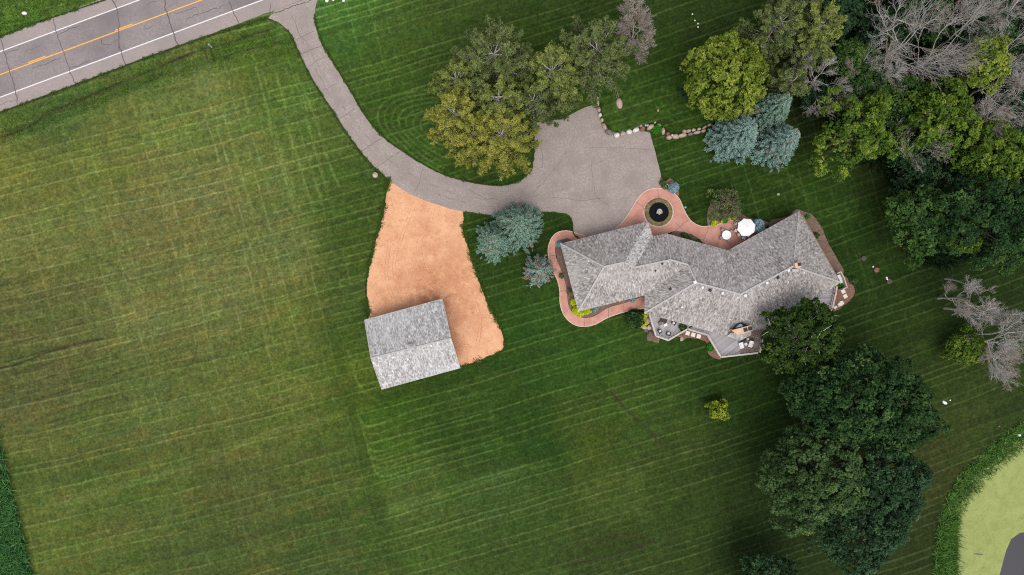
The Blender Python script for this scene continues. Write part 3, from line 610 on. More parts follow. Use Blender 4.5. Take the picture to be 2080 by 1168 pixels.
for k in (1, .8, .6): stroke([(1690 + 50 * k * math.cos(t), 395 + 60 * k * math.sin(t)) for t in np.linspace(-1.5, 2.2, 9)], .13, .24, STR, seed=int(90 * k))
for k in (1, .8): stroke([(1835 + 70 * k * math.cos(t), 1100 + 90 * k * math.sin(t)) for t in np.linspace(-1.4, 1.6, 9)], .14, .2, STR, seed=int(110 * k))
for dx in (0, 9): stroke([(1750 + dx, 650), (1765 + dx, 590), (1740 + dx, 520), (1705 + dx, 470), (1680 + dx, 420)], .14, .2, STR, seed=80 + dx)
stroke([(706, 712), (716, 742), (726, 775), (745, 800), (770, 815)], .2, .4, STR, seed=60)
for dx, a in ((0, .5), (11, .42), (-40, .25), (38, .45), (60, .3), (-86, .3), (-104, .25), (80, .35)): stroke([(520 + dx, 140), (540 + dx, 210), (548 + dx, 260), (572 + dx, 340), (600 + dx, 430)], .2, a, STR, seed=90 + dx)
stroke([(615, 175), (640, 240), (652, 280), (668, 330), (690, 380)], .22, .5, STR, seed=95)
for dy in (0, 5): stroke([(0, 300 - dy), (100, 262 - dy), (240, 205 - dy), (400, 145 - dy), (470, 120 - dy), (540, 100 - dy), (575, 92 - dy)], .22, .34, STR, seed=97 + dy)
for dy in (0, 7): stroke([(700, 835 + dy), (650, 850 + dy), (560, 872 + dy), (400, 935 + dy), (250, 985 + dy), (80, 1035 + dy)], .25, .30, STR, seed=140 + dy)
for dy in (0, 8): stroke([(790, 1035 + dy), (900, 1000 + dy), (1000, 965 + dy), (1120, 932 + dy)], .25, .32, STR, seed=150 + dy)
# bare earth ruts along the road ditch and in the field
ruts = [([(0, 277), (60, 255), (95, 226), (140, 210), (220, 176), (300, 143), (360, 118), (410, 98), (422, 95), (470, 82), (520, 66), (545, 60)], .30, .85), ([(80, 236), (200, 200), (300, 165), (350, 140)], .18, .45), ([(425, 98), (430, 112), (436, 124)], .24, .8), ([(413, 100), (417, 112), (424, 126)], .20, .7),
        ([(450, 120), (480, 105), (500, 100), (540, 93), (575, 86)], .2, .6), ([(0, 748), (40, 738), (100, 715), (160, 698), (210, 688)], .18, .8), ([(5, 738), (60, 722), (120, 705), (190, 690)], .12, .5), ([(0, 270), (50, 254)], .3, .5), ([(0, 708), (90, 680), (170, 655)], .13, .5), ([(0, 690), (80, 665), (150, 645)], .12, .45), ([(20, 762), (110, 735), (220, 700)], .13, .5), ([(30, 790), (140, 752), (260, 712)], .13, .5), ([(60, 815), (160, 785), (280, 745)], .14, .55), ([(10, 668), (90, 645)], .12, .4), ([(90, 862), (180, 832), (260, 808)], .14, .5), ([(80, 845), (200, 812)], .12, .4), ([(1120, 1140), (1220, 1112), (1320, 1080)], .13, .45),
        ([(1240, 795), (1270, 830), (1310, 868), (1345, 905)], .26, .55), ([(1130, 1125), (1200, 1100), (1260, 1085)], .16, .5), ([(1150, 1150), (1230, 1130), (1330, 1098)], .2, .6), ([(70, 855), (150, 826), (230, 805)], .16, .45), ([(60, 790), (130, 775), (250, 735)], .13, .4), ([(70, 880), (160, 850), (200, 842)], .12, .35), ([(5, 770), (10, 800)], .15, .4)]
for n, (p, w, a) in enumerate(ruts): stroke(p, w, a, DRK, seed=160 + n, br=.35)
for p, w, a in [([(545, 37), (585, 62), (608, 108), (650, 185), (700, 262), (740, 318), (790, 367)], .28, .75), ([(640, 40), (650, 80), (700, 165), (760, 262), (820, 310), (900, 355), (1010, 379)], .2, .5), ([(0, 230), (155, 173), (360, 96), (540, 37)], .22, .3)]: stroke(p, w, a, DRK, seed=190)
STR *= (0.6 + .6 * vn(X / .5, Y / .5, 88))
L = np.clip(L + 1.45 * STR[..., None], 0, .95)
fm3 = fieldm[..., None]; lightg = col * (np.array([1.62, 1.46, 1.5]) * fm3 + np.array([1.85, 1.62, 1.75]) * (1 - fm3)) + np.array([.014, .016, .006]); col = col * np.array([1.05, .97, .82])
col = col * (1 - L) + lightg * L * 1.0
D = np.clip(DRK * (0.65 + .7 * vn(X / .5, Y / .5, 89)), 0, .9)[..., None]; col = col * (1 - D) + np.array(lin((50, 42, 32))) * D
# rough margins: tall grass strip west, pond bank, forest floor of leaf litter
rough = inside(PX, PY, [(-400, 640), (-10, 860), (20, 980), (45, 1080), (66, 1170), (140, 1500), (-600, 1500)])
bank = inside(PX, PY, BANK); shore = inside(PX, PY, SHORE); dS = dist_line(PX, PY, SHORE); dB = dist_line(PX, PY, BANK)
edge = sstep(16, 0, np.where(rough, 99, dist_line(PX, PY, [(-10, 860), (20, 980), (45, 1080), (66, 1170), (140, 1500)])))[..., None]; col = col * (1 - .35 * edge)
col[rough] = np.array(lin((34, 66, 30))); col[bank] = np.array(lin((40, 62, 28)))
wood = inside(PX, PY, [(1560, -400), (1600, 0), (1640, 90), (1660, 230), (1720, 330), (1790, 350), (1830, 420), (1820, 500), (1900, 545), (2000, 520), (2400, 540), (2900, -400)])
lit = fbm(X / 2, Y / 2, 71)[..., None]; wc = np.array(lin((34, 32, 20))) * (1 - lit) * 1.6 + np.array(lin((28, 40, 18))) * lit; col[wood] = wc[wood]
# relief: ditch along the road, pond hollow
RL = [(-900, 575), (0, 262), (430, 100), (545, 62)]; dD = dist_line(PX, PY, RL) * S
Z = -0.45 * np.exp(-(dD / 2.0) ** 2) * (PX < 560); Z = np.where(bank, -0.9 * sstep(0, 38, dB), Z); Z = np.where(shore, -1.5, Z); Z = Z + np.where(nearm & ~shore, .04 * (fbm(X / 3, Y / 3, 5) - .5), 0)
lw = inside(PX, PY, [(1216, 196), (1222, 250), (1240, 268), (1262, 272), (1300, 262), (1332, 250), (1348, 262), (1356, 272), (1400, 266), (1440, 256), (1470, 240), (1430, 170), (1300, 170)]); dW = dist_line(PX, PY, [(1216, 205), (1222, 250), (1240, 268), (1262, 272), (1300, 262), (1332, 250), (1348, 262), (1356, 272), (1400, 266), (1440, 256)])
Z = Z + np.where(lw, .55 * sstep(0, 6, dW) * sstep(40, 8, np.where(PY < 230, 230 - PY, 0) * .6), 0)
nx, ny = len(xs), len(ys); me = bpy.data.meshes.new('ground'); N = nx * ny
me.vertices.add(N); me.vertices.foreach_set('co', np.stack([X, Y, Z], -1).astype(np.float32).ravel())
ix = (np.arange(ny - 1)[:, None] * nx + np.arange(nx - 1)[None]).ravel(); F = np.stack([ix, ix + 1, ix + nx + 1, ix + nx], 1).astype(np.int32)
me.loops.add(F.size); me.loops.foreach_set('vertex_index', F.ravel()); me.polygons.add(len(F)); me.polygons.foreach_set('loop_start', np.arange(0, F.size, 4, dtype=np.int32)); me.polygons.foreach_set('loop_total', np.full(len(F), 4, dtype=np.int32))
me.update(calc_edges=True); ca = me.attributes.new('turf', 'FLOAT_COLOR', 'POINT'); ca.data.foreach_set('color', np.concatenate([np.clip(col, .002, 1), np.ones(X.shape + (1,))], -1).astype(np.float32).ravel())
m, nt, b = new_mat('turf'); at = nd(nt, 'ShaderNodeAttribute', attribute_name='turf'); v = geo(nt)
c1 = mixc(nt, 1.0, at.outputs['Color'], ramp(nt, [(0.30, (0.42, 0.48, 0.42)), (0.5, (1, 1, 1)), (0.70, (1.75, 1.6, 1.5))], noise(nt, v, 2.6, 6, 0.85)), 'MULTIPLY')
c1 = mixc(nt, 1.0, c1, ramp(nt, [(0.3, (0.80, 0.86, 0.8)), (0.7, (1.22, 1.15, 1.15))], noise(nt, v, 0.9, 5, 0.7)), 'MULTIPLY')
nt.links.new(c1, b.inputs['Base Color']); b.inputs['Roughness'].default_value = 0.9; b.inputs['Specular IOR Level'].default_value = 0.12
bp = nd(nt, 'ShaderNodeBump', Strength=0.6, Distance=0.08); nt.links.new(noise(nt, v, 5, 4, .7), bp.inputs['Height']); nt.links.new(bp.outputs[0], b.inputs['Normal'])
gnd = link('ground', me, m); tag(gnd, kind='structure')
del num, den, X, Y, PX, PY, wx, wy

# ------------------------------------------------------------------ road, driveway, yard, paths
def rag(pts, amp, seed, step=6):
    """break a drawn edge into an uneven one"""
    r = random.Random(seed); out = []
    for i in range(len(pts)):
        a = pts[i]; b = pts[(i + 1) % len(pts)]; d = math.hypot(b[0] - a[0], b[1] - a[1]); n = max(1, int(d / step))
        for k in range(n):
            t = k / n; x = a[0] + (b[0] - a[0]) * t; y = a[1] + (b[1] - a[1]) * t; s = seed * 7.7
            out.append((x + amp * 2.6 * (vn(np.array([x / 11 + s]), np.array([y / 11]), 400)[0] - .5) + amp * 1.6 * (vn(np.array([x / 3.1]), np.array([y / 3.1 + s]), 401)[0] - .5) + r.gauss(0, amp * .25), y + amp * 2.6 * (vn(np.array([x / 11]), np.array([y / 11 + s]), 402)[0] - .5) + amp * 1.6 * (vn(np.array([x / 3.1 + s]), np.array([y / 3.1]), 403)[0] - .5) + r.gauss(0, amp * .25)))
    return out
def rp(t, off):
    """along the road t, offset off (survey units, + towards the lawn) from the yellow line"""
    a = math.radians(-20.35); return (t * math.cos(a) - off * math.sin(a) * 1, 152 + t * math.sin(a) + off * math.cos(a))
setting('road', MB().sheet(W(rag([rp(-1500, -73), rp(3000, -73), rp(3000, 71), rp(640, 71), rp(560, 71), rp(-1500, 71)], .5, 4, 14)), .03), M['shoulder'])
lanes = setting('road_lanes', MB().sheet(W([rp(-1500, -43), rp(3000, -43), rp(3000, 43), rp(-1500, 43)]), .036), M['asphalt'])
mk = MB()
for off in (-44, 43): mk.sheet(W([rp(-1500, off - 1.1), rp(3000, off - 1.1), rp(3000, off + 1.1), rp(-1500, off + 1.1)]), .044)
setting('road_edge_lines', mk, M['whitep'])
mk = MB(); mk.sheet(W([rp(-1500, -1.1), rp(3000, -1.1), rp(3000, 1.1), rp(-1500, 1.1)]), .044)
for k in range(-8, 16): t0 = 58 + 188.5 * k; mk.sheet(W([rp(t0 + 4, -4.2), rp(t0 + 42, -4.2), rp(t0 + 42, -2.2), rp(t0 + 4, -2.2)]), .044)
setting('road_centre_line', mk, M['yellow'])
cr = MB(); rr = random.Random(8)
def crack(pts, w, mb=cr, j=.8, z=.05):
    out = []
    for (a, b) in zip(pts[:-1], pts[1:]):
        d = math.hypot(b[0] - a[0], b[1] - a[1]); n = max(1, int(d / 5))
        for k in range(n): t = k / n; out.append((a[0] + (b[0] - a[0]) * t + rr.gauss(0, j), a[1] + (b[1] - a[1]) * t + rr.gauss(0, j)))
    out.append(pts[-1]); mb.ribbon(W(out), w, z, True)
for p, w in [([(1, 78), (12, 115), (22, 150), (33, 190), (36, 214)], .17), ([(108, 37), (116, 70), (130, 108), (143, 145), (153, 171)], .15), ([(228, 0), (236, 14), (242, 45), (242, 90), (247, 108), (255, 135)], .2), ([(333, 0), (342, 35), (352, 68), (363, 95)], .24), ([(464, 0), (473, 22), (486, 50)], .17), ([(548, 6), (550, 14), (547, 30)], .13), ([(-60, 98), (-40, 180), (-30, 240)], .16), ([(618, -60), (640, 0)], .16),
              ([(118, 71), (140, 60), (162, 52)], .13), ([(12, 110), (25, 102), (38, 99)], .12), ([(64, 140), (85, 132), (92, 132), (108, 123), (124, 119)], .13), ([(144, 137), (160, 134), (183, 123)], .12), ([(204, 78), (208, 90), (218, 92), (228, 89)], .14), ([(230, 86), (240, 80)], .1), ([(293, 51), (295, 58), (306, 56), (315, 51)], .11), ([(376, 40), (400, 30), (430, 20), (445, 18), (457, 9)], .13), ([(354, 28), (378, 22), (398, 14), (403, 22)], .10),
              ([(36, 44), (46, 46), (58, 59)], .09), ([(296, 11), (318, 3)], .10), ([(226, 0), (234, 6), (238, 0)], .12), ([(0, 212), (18, 206), (34, 204)], .09), ([(32, 190), (37, 195), (34, 204)], .09), ([(243, 92), (240, 97), (245, 104)], .12), ([(324, 38), (326, 45)], .1), ([(67, 130), (68, 136)], .08), ([(52, 103), (70, 98), (84, 92)], .06), ([(545, 31), (600, 12), (640, -2)], .12)]: crack(p, w * .72)
setting('road_cracks', cr, M['crack'])
drive = [(545, 37), (566, 45), (585, 62), (597, 84), (608, 108), (627, 148), (650, 187), (672, 220), (696, 258), (716, 287), (740, 318), (763, 343), (790, 367), (830, 393), (870, 410), (915, 424), (945, 431), (985, 437), (1030, 438), (1085, 432), (1120, 432), (1148, 436), (1158, 442), (1163, 455), (1166, 476), (1190, 492), (1300, 480), (1335, 440), (1345, 372), (1341, 350), (1330, 305), (1320, 270), (1290, 262), (1240, 262), (1222, 250), (1216, 228), (1208, 213), (1188, 218), (1165, 230), (1140, 243), (1110, 244), (1088, 250), (1086, 290), (1083, 322), (1077, 346), (1062, 363), (1040, 373), (1010, 377), (960, 371), (905, 356), (860, 334), (822, 310), (788, 286), (760, 259), (735, 225), (716, 191), (700, 165), (685, 140), (665, 108), (651, 80), (642, 52), (639, 30), (642, 10), (650, -12), (560, 20)]
setting('driveway', MB().sheet(W(rag(drive, .35, 6, 12)), .05), M['drive'])
hc = MB()
for p, w in [([(594, 33), (601, 50), (609, 72), (622, 85)], .08), ([(600, 82), (640, 62)], .07), ([(611, 111), (635, 99), (655, 94)], .10), ([(624, 138), (646, 122), (664, 113)], .06), ([(650, 186), (672, 176), (684, 170)], .06), ([(684, 243), (705, 232), (722, 219)], .08), ([(735, 308), (750, 298), (776, 280)], .10), ([(762, 342), (790, 322), (815, 306)], .07), ([(640, 140), (655, 165), (662, 180)], .05), ([(840, 392), (852, 372), (858, 340)], .06), ([(1100, 300), (1102, 340), (1090, 345)], .06), ([(1200, 330), (1210, 400), (1240, 420)], .05), ([(950, 385), (990, 405), (1010, 400)], .06), ([(1120, 400), (1180, 408), (1230, 402)], .05), ([(1180, 300), (1260, 300), (1330, 305)], .04)]: crack(p, w, hc, .7, .058)
setting('driveway_cracks', hc, M['hairline'])
M['tyre'] = speckle('tyre_worn_asphalt', lin((132, 121, 115)), lin((160, 148, 140)), 1.4, .9); tw = MB(); rq = random.Random(12)
for k_, base_ in enumerate(([(606, 40), (625, 90), (650, 140), (690, 205), (735, 265), (790, 325), (860, 368), (930, 395), (1000, 405), (1080, 400), (1160, 380)], [(600, 30), (617, 92), (642, 145), (682, 212), (728, 275), (780, 332), (850, 376), (920, 405), (1000, 420), (1100, 420), (1190, 440)], [(1080, 395), (1130, 340), (1160, 290), (1170, 250)], [(1110, 405), (1180, 350), (1240, 320), (1300, 310)])):
    pts_ = smooth_poly(base_, False, 12); run = []
    for i_, p_ in enumerate(pts_):
        run.append((p_[0] + rq.gauss(0, .3), p_[1] + rq.gauss(0, .3)))
        if rq.random() < .14 or i_ == len(pts_) - 1:
            if len(run) > 3: tw.ribbon(W(run), rq.uniform(.18, .42), .0535, True)
            run = []
for _ in range(16):
    x_, y_ = rq.uniform(1100, 1315), rq.uniform(280, 420); tw.sheet(W([(x_ + rq.uniform(1.2, 3.4) * math.cos(t_), y_ + rq.uniform(1.0, 2.4) * math.sin(t_)) for t_ in np.linspace(0, 5.8, 11)]), .0545 + _ * .0001)
setting('driveway_tyre_wear', tw, M['tyre'])
sand = [(791, 362), (785, 385), (780, 420), (772, 455), (762, 490), (752, 530), (745, 565), (744, 600), (748, 645), (760, 700), (800, 760), (935, 746), (965, 738), (995, 725), (1020, 712), (1025, 695), (1017, 665), (1001, 635), (985, 600), (970, 560), (958, 520), (945, 480), (940, 455), (941, 425), (915, 418), (870, 405), (830, 388)]
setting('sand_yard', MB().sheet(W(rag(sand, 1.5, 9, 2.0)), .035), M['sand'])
tr_ = MB()
M['sandmark'] = speckle('damp_sand', lin((180, 126, 92)), lin((206, 150, 114)), 2.0, .95); M['sandlight'] = speckle('dry_sand', lin((224, 176, 138)), lin((232, 186, 148)), 2.0, .95)
rs = random.Random(5)
def track(pts, mb, w=.10, gap=6.0, broken=.35):
    pts = smooth_poly(pts, False, 10)
    for off in (-gap / 2, gap / 2):
        run = []
        for i, p in enumerate(pts[:-1]):
            dx, dy = pts[i + 1][0] - p[0], pts[i + 1][1] - p[1]; L_ = math.hypot(dx, dy) + 1e-6; run.append((p[0] - dy / L_ * off + rs.gauss(0, .25), p[1] + dx / L_ * off + rs.gauss(0, .25)))
            if rs.random() < broken / 3 or i == len(pts) - 2:
                if len(run) > 2: mb.ribbon(W(run), w * rs.uniform(.6, 1.4), .040, True)
                run = []
track([(840, 420), (820, 470), (800, 540), (815, 600)], tr_); track([(880, 430), (860, 500), (872, 560), (880, 600)], tr_, .07); track([(900, 560), (930, 600), (915, 650), (930, 700)], tr_); track([(790, 500), (785, 560), (800, 610)], tr_); track([(960, 600), (975, 650), (970, 700)], tr_); track([(830, 560), (870, 545), (920, 560), (940, 600)], tr_, .1, 5)
for _ in range(90):
    x, y = rs.choice([(850 + rs.gauss(0, 45), 565 + rs.gauss(0, 22)), (935 + rs.gauss(0, 22), 670 + rs.gauss(0, 45)), (860 + rs.gauss(0, 40), 480 + rs.gauss(0, 50))]); a_ = rs.uniform(0, 3.14); l_ = rs.uniform(1.0, 5)
    if inside(np.array([x]), np.array([y]), sand)[0]: tr_.ribbon(W([(x, y), (x + math.cos(a_) * l_ * .5 + rs.gauss(0, .5), y + math.sin(a_) * l_ * .5 + rs.gauss(0, .5)), (x + math.cos(a_) * l_, y + math.sin(a_) * l_)]), rs.uniform(.08, .22), .041 + _ * .00001, True)
setting('sand_tyre_marks', tr_, M['sandmark'])
outer = [(1195, 484), (1187, 479), (1172, 474), (1161, 470.5), (1147.5, 468.7), (1132, 472.5), (1120, 484.6), (1113.5, 503), (1114, 520), (1119, 540), (1126, 556), (1133, 572), (1137, 592), (1137.5, 615), (1144, 637), (1156, 652.5), (1171, 661), (1187, 663), (1208, 659), (1236, 644.5), (1267, 634), (1293, 628), (1316, 626)]
inner = [(1316, 599), (1300, 604), (1287, 609), (1267, 616), (1236, 625), (1211, 640), (1194, 646), (1180, 644.5), (1166.5, 638), (1156.5, 626), (1152.7, 609), (1151, 588), (1146, 568), (1139.5, 548), (1132, 531), (1128.3, 516), (1127.8, 502), (1133.6, 491.5), (1144, 485.5), (1154, 484.6), (1163, 489), (1180, 496)]
loop = smooth_poly(outer, False, 5) + smooth_poly(inner, False, 5)
setting('curved_path', MB().sheet(W(loop), .10), M['pink'])
setting('curved_path_edge', MB().ribbon(W(smooth_poly(outer[1:], False, 5)), .13, .106), M['palekerb'])
entry_out = [(1240, 474), (1249, 466), (1263.5, 451.7), (1277, 434), (1291, 410), (1303, 394.6), (1319, 385), (1336, 382.5), (1355, 386), (1371, 394.6), (1381, 406.7), (1390, 427.5), (1400, 444.8), (1412, 455), (1426, 460), (1438, 459.5), (1457, 456), (1474, 450), (1490, 447.4), (1506, 450), (1535, 462), (1540, 490)]
entry_in = [(1500, 540), (1470, 512), (1452, 506), (1438, 499), (1427, 492), (1413.8, 481), (1400, 475), (1388, 471), (1371, 469), (1355, 474), (1345, 500), (1260, 500)]
setting('entry_path', MB().sheet(W(smooth_poly(entry_out, False, 5) + entry_in), .10), M['pink'])
setting('entry_path_edge', MB().ribbon(W(smooth_poly(entry_out[:20], False, 5)), .13, .106), M['palekerb'])
pj = MB()
for a, b in [((1291, 410), (1309, 421)), ((1336, 383), (1337, 402)), ((1381, 407), (1364, 416)), ((1400, 445), (1371, 469)), ((1372, 452), (1392, 474)), ((1440, 460), (1427, 492)), ((1475, 450), (1452, 506)), ((1114, 520), (1129, 518)), ((1126, 556), (1140, 549)), ((1137, 592), (1152, 590)), ((1144, 637), (1157, 627)), ((1187, 663), (1188, 646)), ((1236, 644), (1236, 625)), ((1267, 634), (1267, 616))]: pj.ribbon(W([a, b]), .06, .107)
setting('path_joints', pj, M['hairline'])
def bed(pts, z=.06, mat='soil', name='mulch_bed', seed=1): setting(name, MB().sheet(W(rag(smooth_poly(pts, True, 3), .5, seed, 5)), z), M[mat])
bed([(1128, 500), (1134, 492), (1150, 485), (1200, 500), (1240, 600), (1300, 600), (1300, 606), (1236, 626), (1194, 647), (1166, 640), (1155, 626), (1151, 600), (1146, 568), (1134, 535)], seed=1)
bed([(1560, 455), (1600, 440), (1618, 425), (1632, 430), (1647, 435), (1661, 450), (1671, 468), (1684, 497), (1705, 535), (1714, 553), (1690, 580), (1600, 520)], seed=2)
bed([(1700, 575), (1712, 560), (1728, 572), (1736, 590), (1730, 606), (1712, 622), (1694, 632), (1684, 625)], mat='soilred', seed=3)
bed([(1340, 360), (1352, 368), (1362, 362), (1376, 378), (1378, 398), (1362, 392), (1345, 388)], mat='soilred', seed=4)
bed([(1438, 459), (1437, 432), (1443, 415), (1458, 410), (1480, 424), (1500, 430), (1510, 438), (1530, 444), (1550, 448), (1562, 455), (1530, 470), (1490, 449), (1460, 457)], seed=5)
bed([(1371, 468), (1388, 470), (1400, 474), (1414, 481), (1428, 492), (1450, 505), (1430, 510), (1360, 490)], seed=6)
bed([(1300, 636), (1320, 634), (1340, 690), (1326, 694), (1314, 676), (1298, 660)], seed=7)
bed([(1390, 672), (1440, 680), (1466, 726), (1448, 726), (1436, 712), (1434, 694), (1400, 686), (1388, 690)], mat='soilred', seed=8)
bed([(1368, 192), (1374, 184), (1390, 180), (1405, 186), (1410, 196), (1400, 207), (1384, 209), (1371, 203)], mat='soilred', seed=10)
# pond
setting('pond_water', MB().sheet(W([(x + 0, y + 0) for x, y in [(2020, 1260), (2032, 1185), (2037, 1168), (2043, 1145), (2050, 1120), (2060, 1098), (2078, 1086), (2120, 1080), (2300, 1070), (2300, 1440), (2060, 1380)]]), -.80), M['water'])
weed = tag(MB().sheet(W([(p[0], p[1]) for p in [(2030, 1390), (2300, 1470), (2300, 1073), (2120, 1083), (2079, 1089), (2062, 1101), (2053, 1121), (2046, 1145), (2041, 1168), (2036, 1185), (2025, 1262)]]), -2.0).build('pond_bed', M['soil']), kind='structure')
wd = [(2300, 1078), (2120, 1078), (2078, 1086), (2061, 1098), (2051, 1120), (2044, 1145), (2038, 1168), (2033, 1185), (2021, 1262), (2040, 1392), (1960, 1330), (1925, 1240), (1915, 1175), (1912, 1130), (1914, 1085), (1930, 1030), (1955, 985), (1985, 955), (2020, 925), (2060, 900), (2150, 865), (2300, 830)]
tag(MB().sheet(W(wd), -.78).build('duckweed', M['duckweed']), kind='stuff')

# ------------------------------------------------------------------ roofs
def roof(name, faces, mat, parent, thick=0.22, off=(0, 0, 0)):
    """faces: lists of points; UV runs along the eave and down the slope"""
    o3 = world_loc(parent); bm = bmesh.new(); uvl = bm.loops.layers.uv.new('UVMap'); cache = {}
    def V(p):
        k = tuple(round(c, 3) for c in p)
        if k not in cache: cache[k] = bm.verts.new(Vector(p) - o3)
        return cache[k]
    for f in faces:
        ps = [Vector(p) - o3 for p in f]; nrm = Vector((0, 0, 0))
        for i in range(len(ps)): nrm += ps[i].cross(ps[(i + 1) % len(ps)])
        if nrm.z < 0: nrm = -nrm
        nrm.normalize(); u = Vector((-nrm.y, nrm.x, 0)); u = u.normalized() if u.length > 1e-4 else Vector((1, 0, 0)); w = nrm.cross(u)
        for t in tessellate_polygon([[Vector((p.x, p.y, 0)) for p in ps]]):
            a, b, c = [ps[k] for k in t]
            if (b - a).cross(c - a).z < 0: t = t[::-1]
            fc = bm.faces.new([V(f[k]) for k in t])
            for l in fc.loops: l[uvl].uv = (l.vert.co.dot(u) + 200, l.vert.co.dot(w) + 200)
    bm.normal_update(); top = list(bm.faces); bd = [e for e in bm.edges if len(e.link_faces) == 1]; low = {}
    def LV(v):
        if v not in low: low[v] = bm.verts.new(v.co - Vector((0, 0, thick)))
        return low[v]
    for e in bd:
        l = e.link_faces[0].loops; a, b = e.verts
        for q in l:
            if q.edge == e: a = q.vert; b = q.link_loop_next.vert
        bm.faces.new((b, a, LV(a), LV(b)))
    for f in top: bm.faces.new([LV(v) for v in reversed(f.verts)])
    me = bpy.data.meshes.new(name); bm.to_mesh(me); bm.free(); return link(name, me, mat, parent)
def flat_uv(name, poly, z, mat, parent, ang, thick=0.12):
    """a deck: boards run along ang"""
    o3 = world_loc(parent); mb = MB().prism(poly, z - thick, z); me = bpy.data.meshes.new(name)
    me.from_pydata([(v[0] - o3.x, v[1] - o3.y, v[2] - o3.z) for v in mb.v], [], mb.f); uv = me.uv_layers.new(name='UVMap'); a = math.radians(ang)
    for l in me.loops: c = me.vertices[l.vertex_index].co; uv.data[l.index].uv = (c.x * math.cos(a) + c.y * math.sin(a) + 300, -c.x * math.sin(a) + c.y * math.cos(a) + 300)
    me.update(); return link(name, me, mat, parent)
def wall_win(parent, a, b, zc, w, h, name='window', k=0.5, door=False, depth=.06):
    """window in the wall that runs from a to b (outside on the right of a->b)"""
    a = Vector((a[0], a[1], 0)); b = Vector((b[0], b[1], 0)); d = (b - a).normalized(); n = Vector((d.y, -d.x, 0)); c = a.lerp(b, k) + n * (depth / 2 + .003); rz = math.atan2(d.y, d.x)
    f = MB()
    for dx, dz, ww, hh in ((0, h / 2, w + .16, .1), (0, -h / 2, w + .16, .1), (-w / 2, 0, .09, h - .1), (w / 2, 0, .09, h - .1)): f.box((c.x + d.x * dx, c.y + d.y * dx, zc + dz), (ww, depth, hh), rz)
    fr = f.build(name, M['trim'], parent)
    fr2 = MB().box((c.x, c.y, zc), (w - .08, depth * .5, h - .08), rz).build('panel' if door else 'pane', M['trim'] if door else M['glass'], None)
    fr2.parent = fr
    for v in fr2.data.vertices: v.co -= world_loc(fr)
    return fr

# the house
hx = thing('house', P(1420, 570, 0), 'long rambling house with weathered grey cedar shake roof and many hips beside the paved forecourt', 'house')
ze = 3.1
G1 = P(1138, 495, ze); G2 = P(1316, 449.5, ze); G3 = P(1326, 479.5, ze); G4 = P(1174.5, 633, ze); S1 = P(1309.5, 600, ze)
R1 = P(1227, 542, 6.75); R2 = P(1268.5, 533, 6.75); R3 = P(1288.5, 543.5, 5.9); R4 = P(1362, 528, 5.9); R5 = P(1397, 537.5, 5.9)
M1 = P(1355, 474.5, ze); M2 = P(1479, 508.5, ze); R6 = P(1414, 574, 7.2); V1 = P(1504, 598, 7.2); PK = P(1611, 541, 7.7)
E1 = P(1623, 428.5, ze); E3 = P(1707, 573.5, ze); WW = P(1309, 636, ze); N0 = P(1478, 683, ze); N1 = P(1503, 660, 3.9); N2 = P(1551, 668, ze); N15 = P(1524, 672, 3.5); E4 = P(1698, 581, ze)
roof('garage_hip_roof', [[G2, G3, R3, R2]], M['shakepale'], hx)
roof('roof', [[G1, G2, R2, R1], [G1, R1, G4], [R1, R2, R3, R4, R5, S1, G4], [G3, M1, R4, R3], [M1, M2, V1, R6, R5, R4], [S1, R5, R6, WW], [WW, R6, V1, N1, N0], [M2, E1, PK, V1], [E1, E3, PK], [V1, PK, E3, E4, N2, N15, N1]], M['shake'], hx)
cap = MB()
up = Vector((0, 0, .05))
for a, b in [(G1, R1), (R1, R2), (R2, R3), (R1, G4), (R3, R4), (R4, R5), (R5, R6), (R6, V1), (V1, PK), (PK, E3), (R6, WW)]: cap.beam(a + up, b + up, .27, .08)
for a, b in [(PK, E1), (M1, R4)]: cap.beam(a + up * .6, b + up * .6, .16, .06)
cap.build('ridge_cap', M['ridge'], hx)
for a, b, z0 in [(P(1210, 575, 6.0), P(1212, 625, 3.6), 0)]: pass
# light flashing strips down two valleys
MB().beam(V1 + up, N1 + Vector((0, 0, .04)), .16, .05).build('valley_flashing', M['ridge'], hx)
def inset(poly, d):
    c = sum(poly, Vector((0, 0, 0))) / len(poly); return poly
walls = [P(1143.5, 500, 0), P(1310, 456, 0), P(1319, 483, 0), P(1354, 481, 0), P(1479, 516, 0), P(1615, 439, 0), P(1691, 573, 0), P(1645, 604, 0), P(1545, 658, 0), P(1520, 664, 0), P(1500, 664, 0), P(1475, 674, 0), P(1316, 630, 0), P(1316, 603, 0), P(1303, 592, 0), P(1181, 621, 0)]
wl_ = [Vector((p.x, p.y, 0)) for p in walls]
MB().prism(wl_, -.1, 2.98).build('wall', M['siding'], hx)
nW = len(wl_)
ar = sum(wl_[i].x * wl_[(i + 1) % nW].y - wl_[(i + 1) % nW].x * wl_[i].y for i in range(nW))
for i in range(nW):
    a, b = (wl_[i], wl_[(i + 1) % nW]) if ar > 0 else (wl_[(i + 1) % nW], wl_[i]); Lw = (b - a).length
    if i == 0:
        for k in (.2, .45, .7): wall_win(hx, a, b, 1.2, 2.8, 2.3, 'garage_door', k, True)
    elif Lw > 3:
        n = max(1, int(Lw / 3.2))
        for q in range(n): wall_win(hx, a, b, 1.6, 1.3, 1.3, 'window', (q + .5) / n)
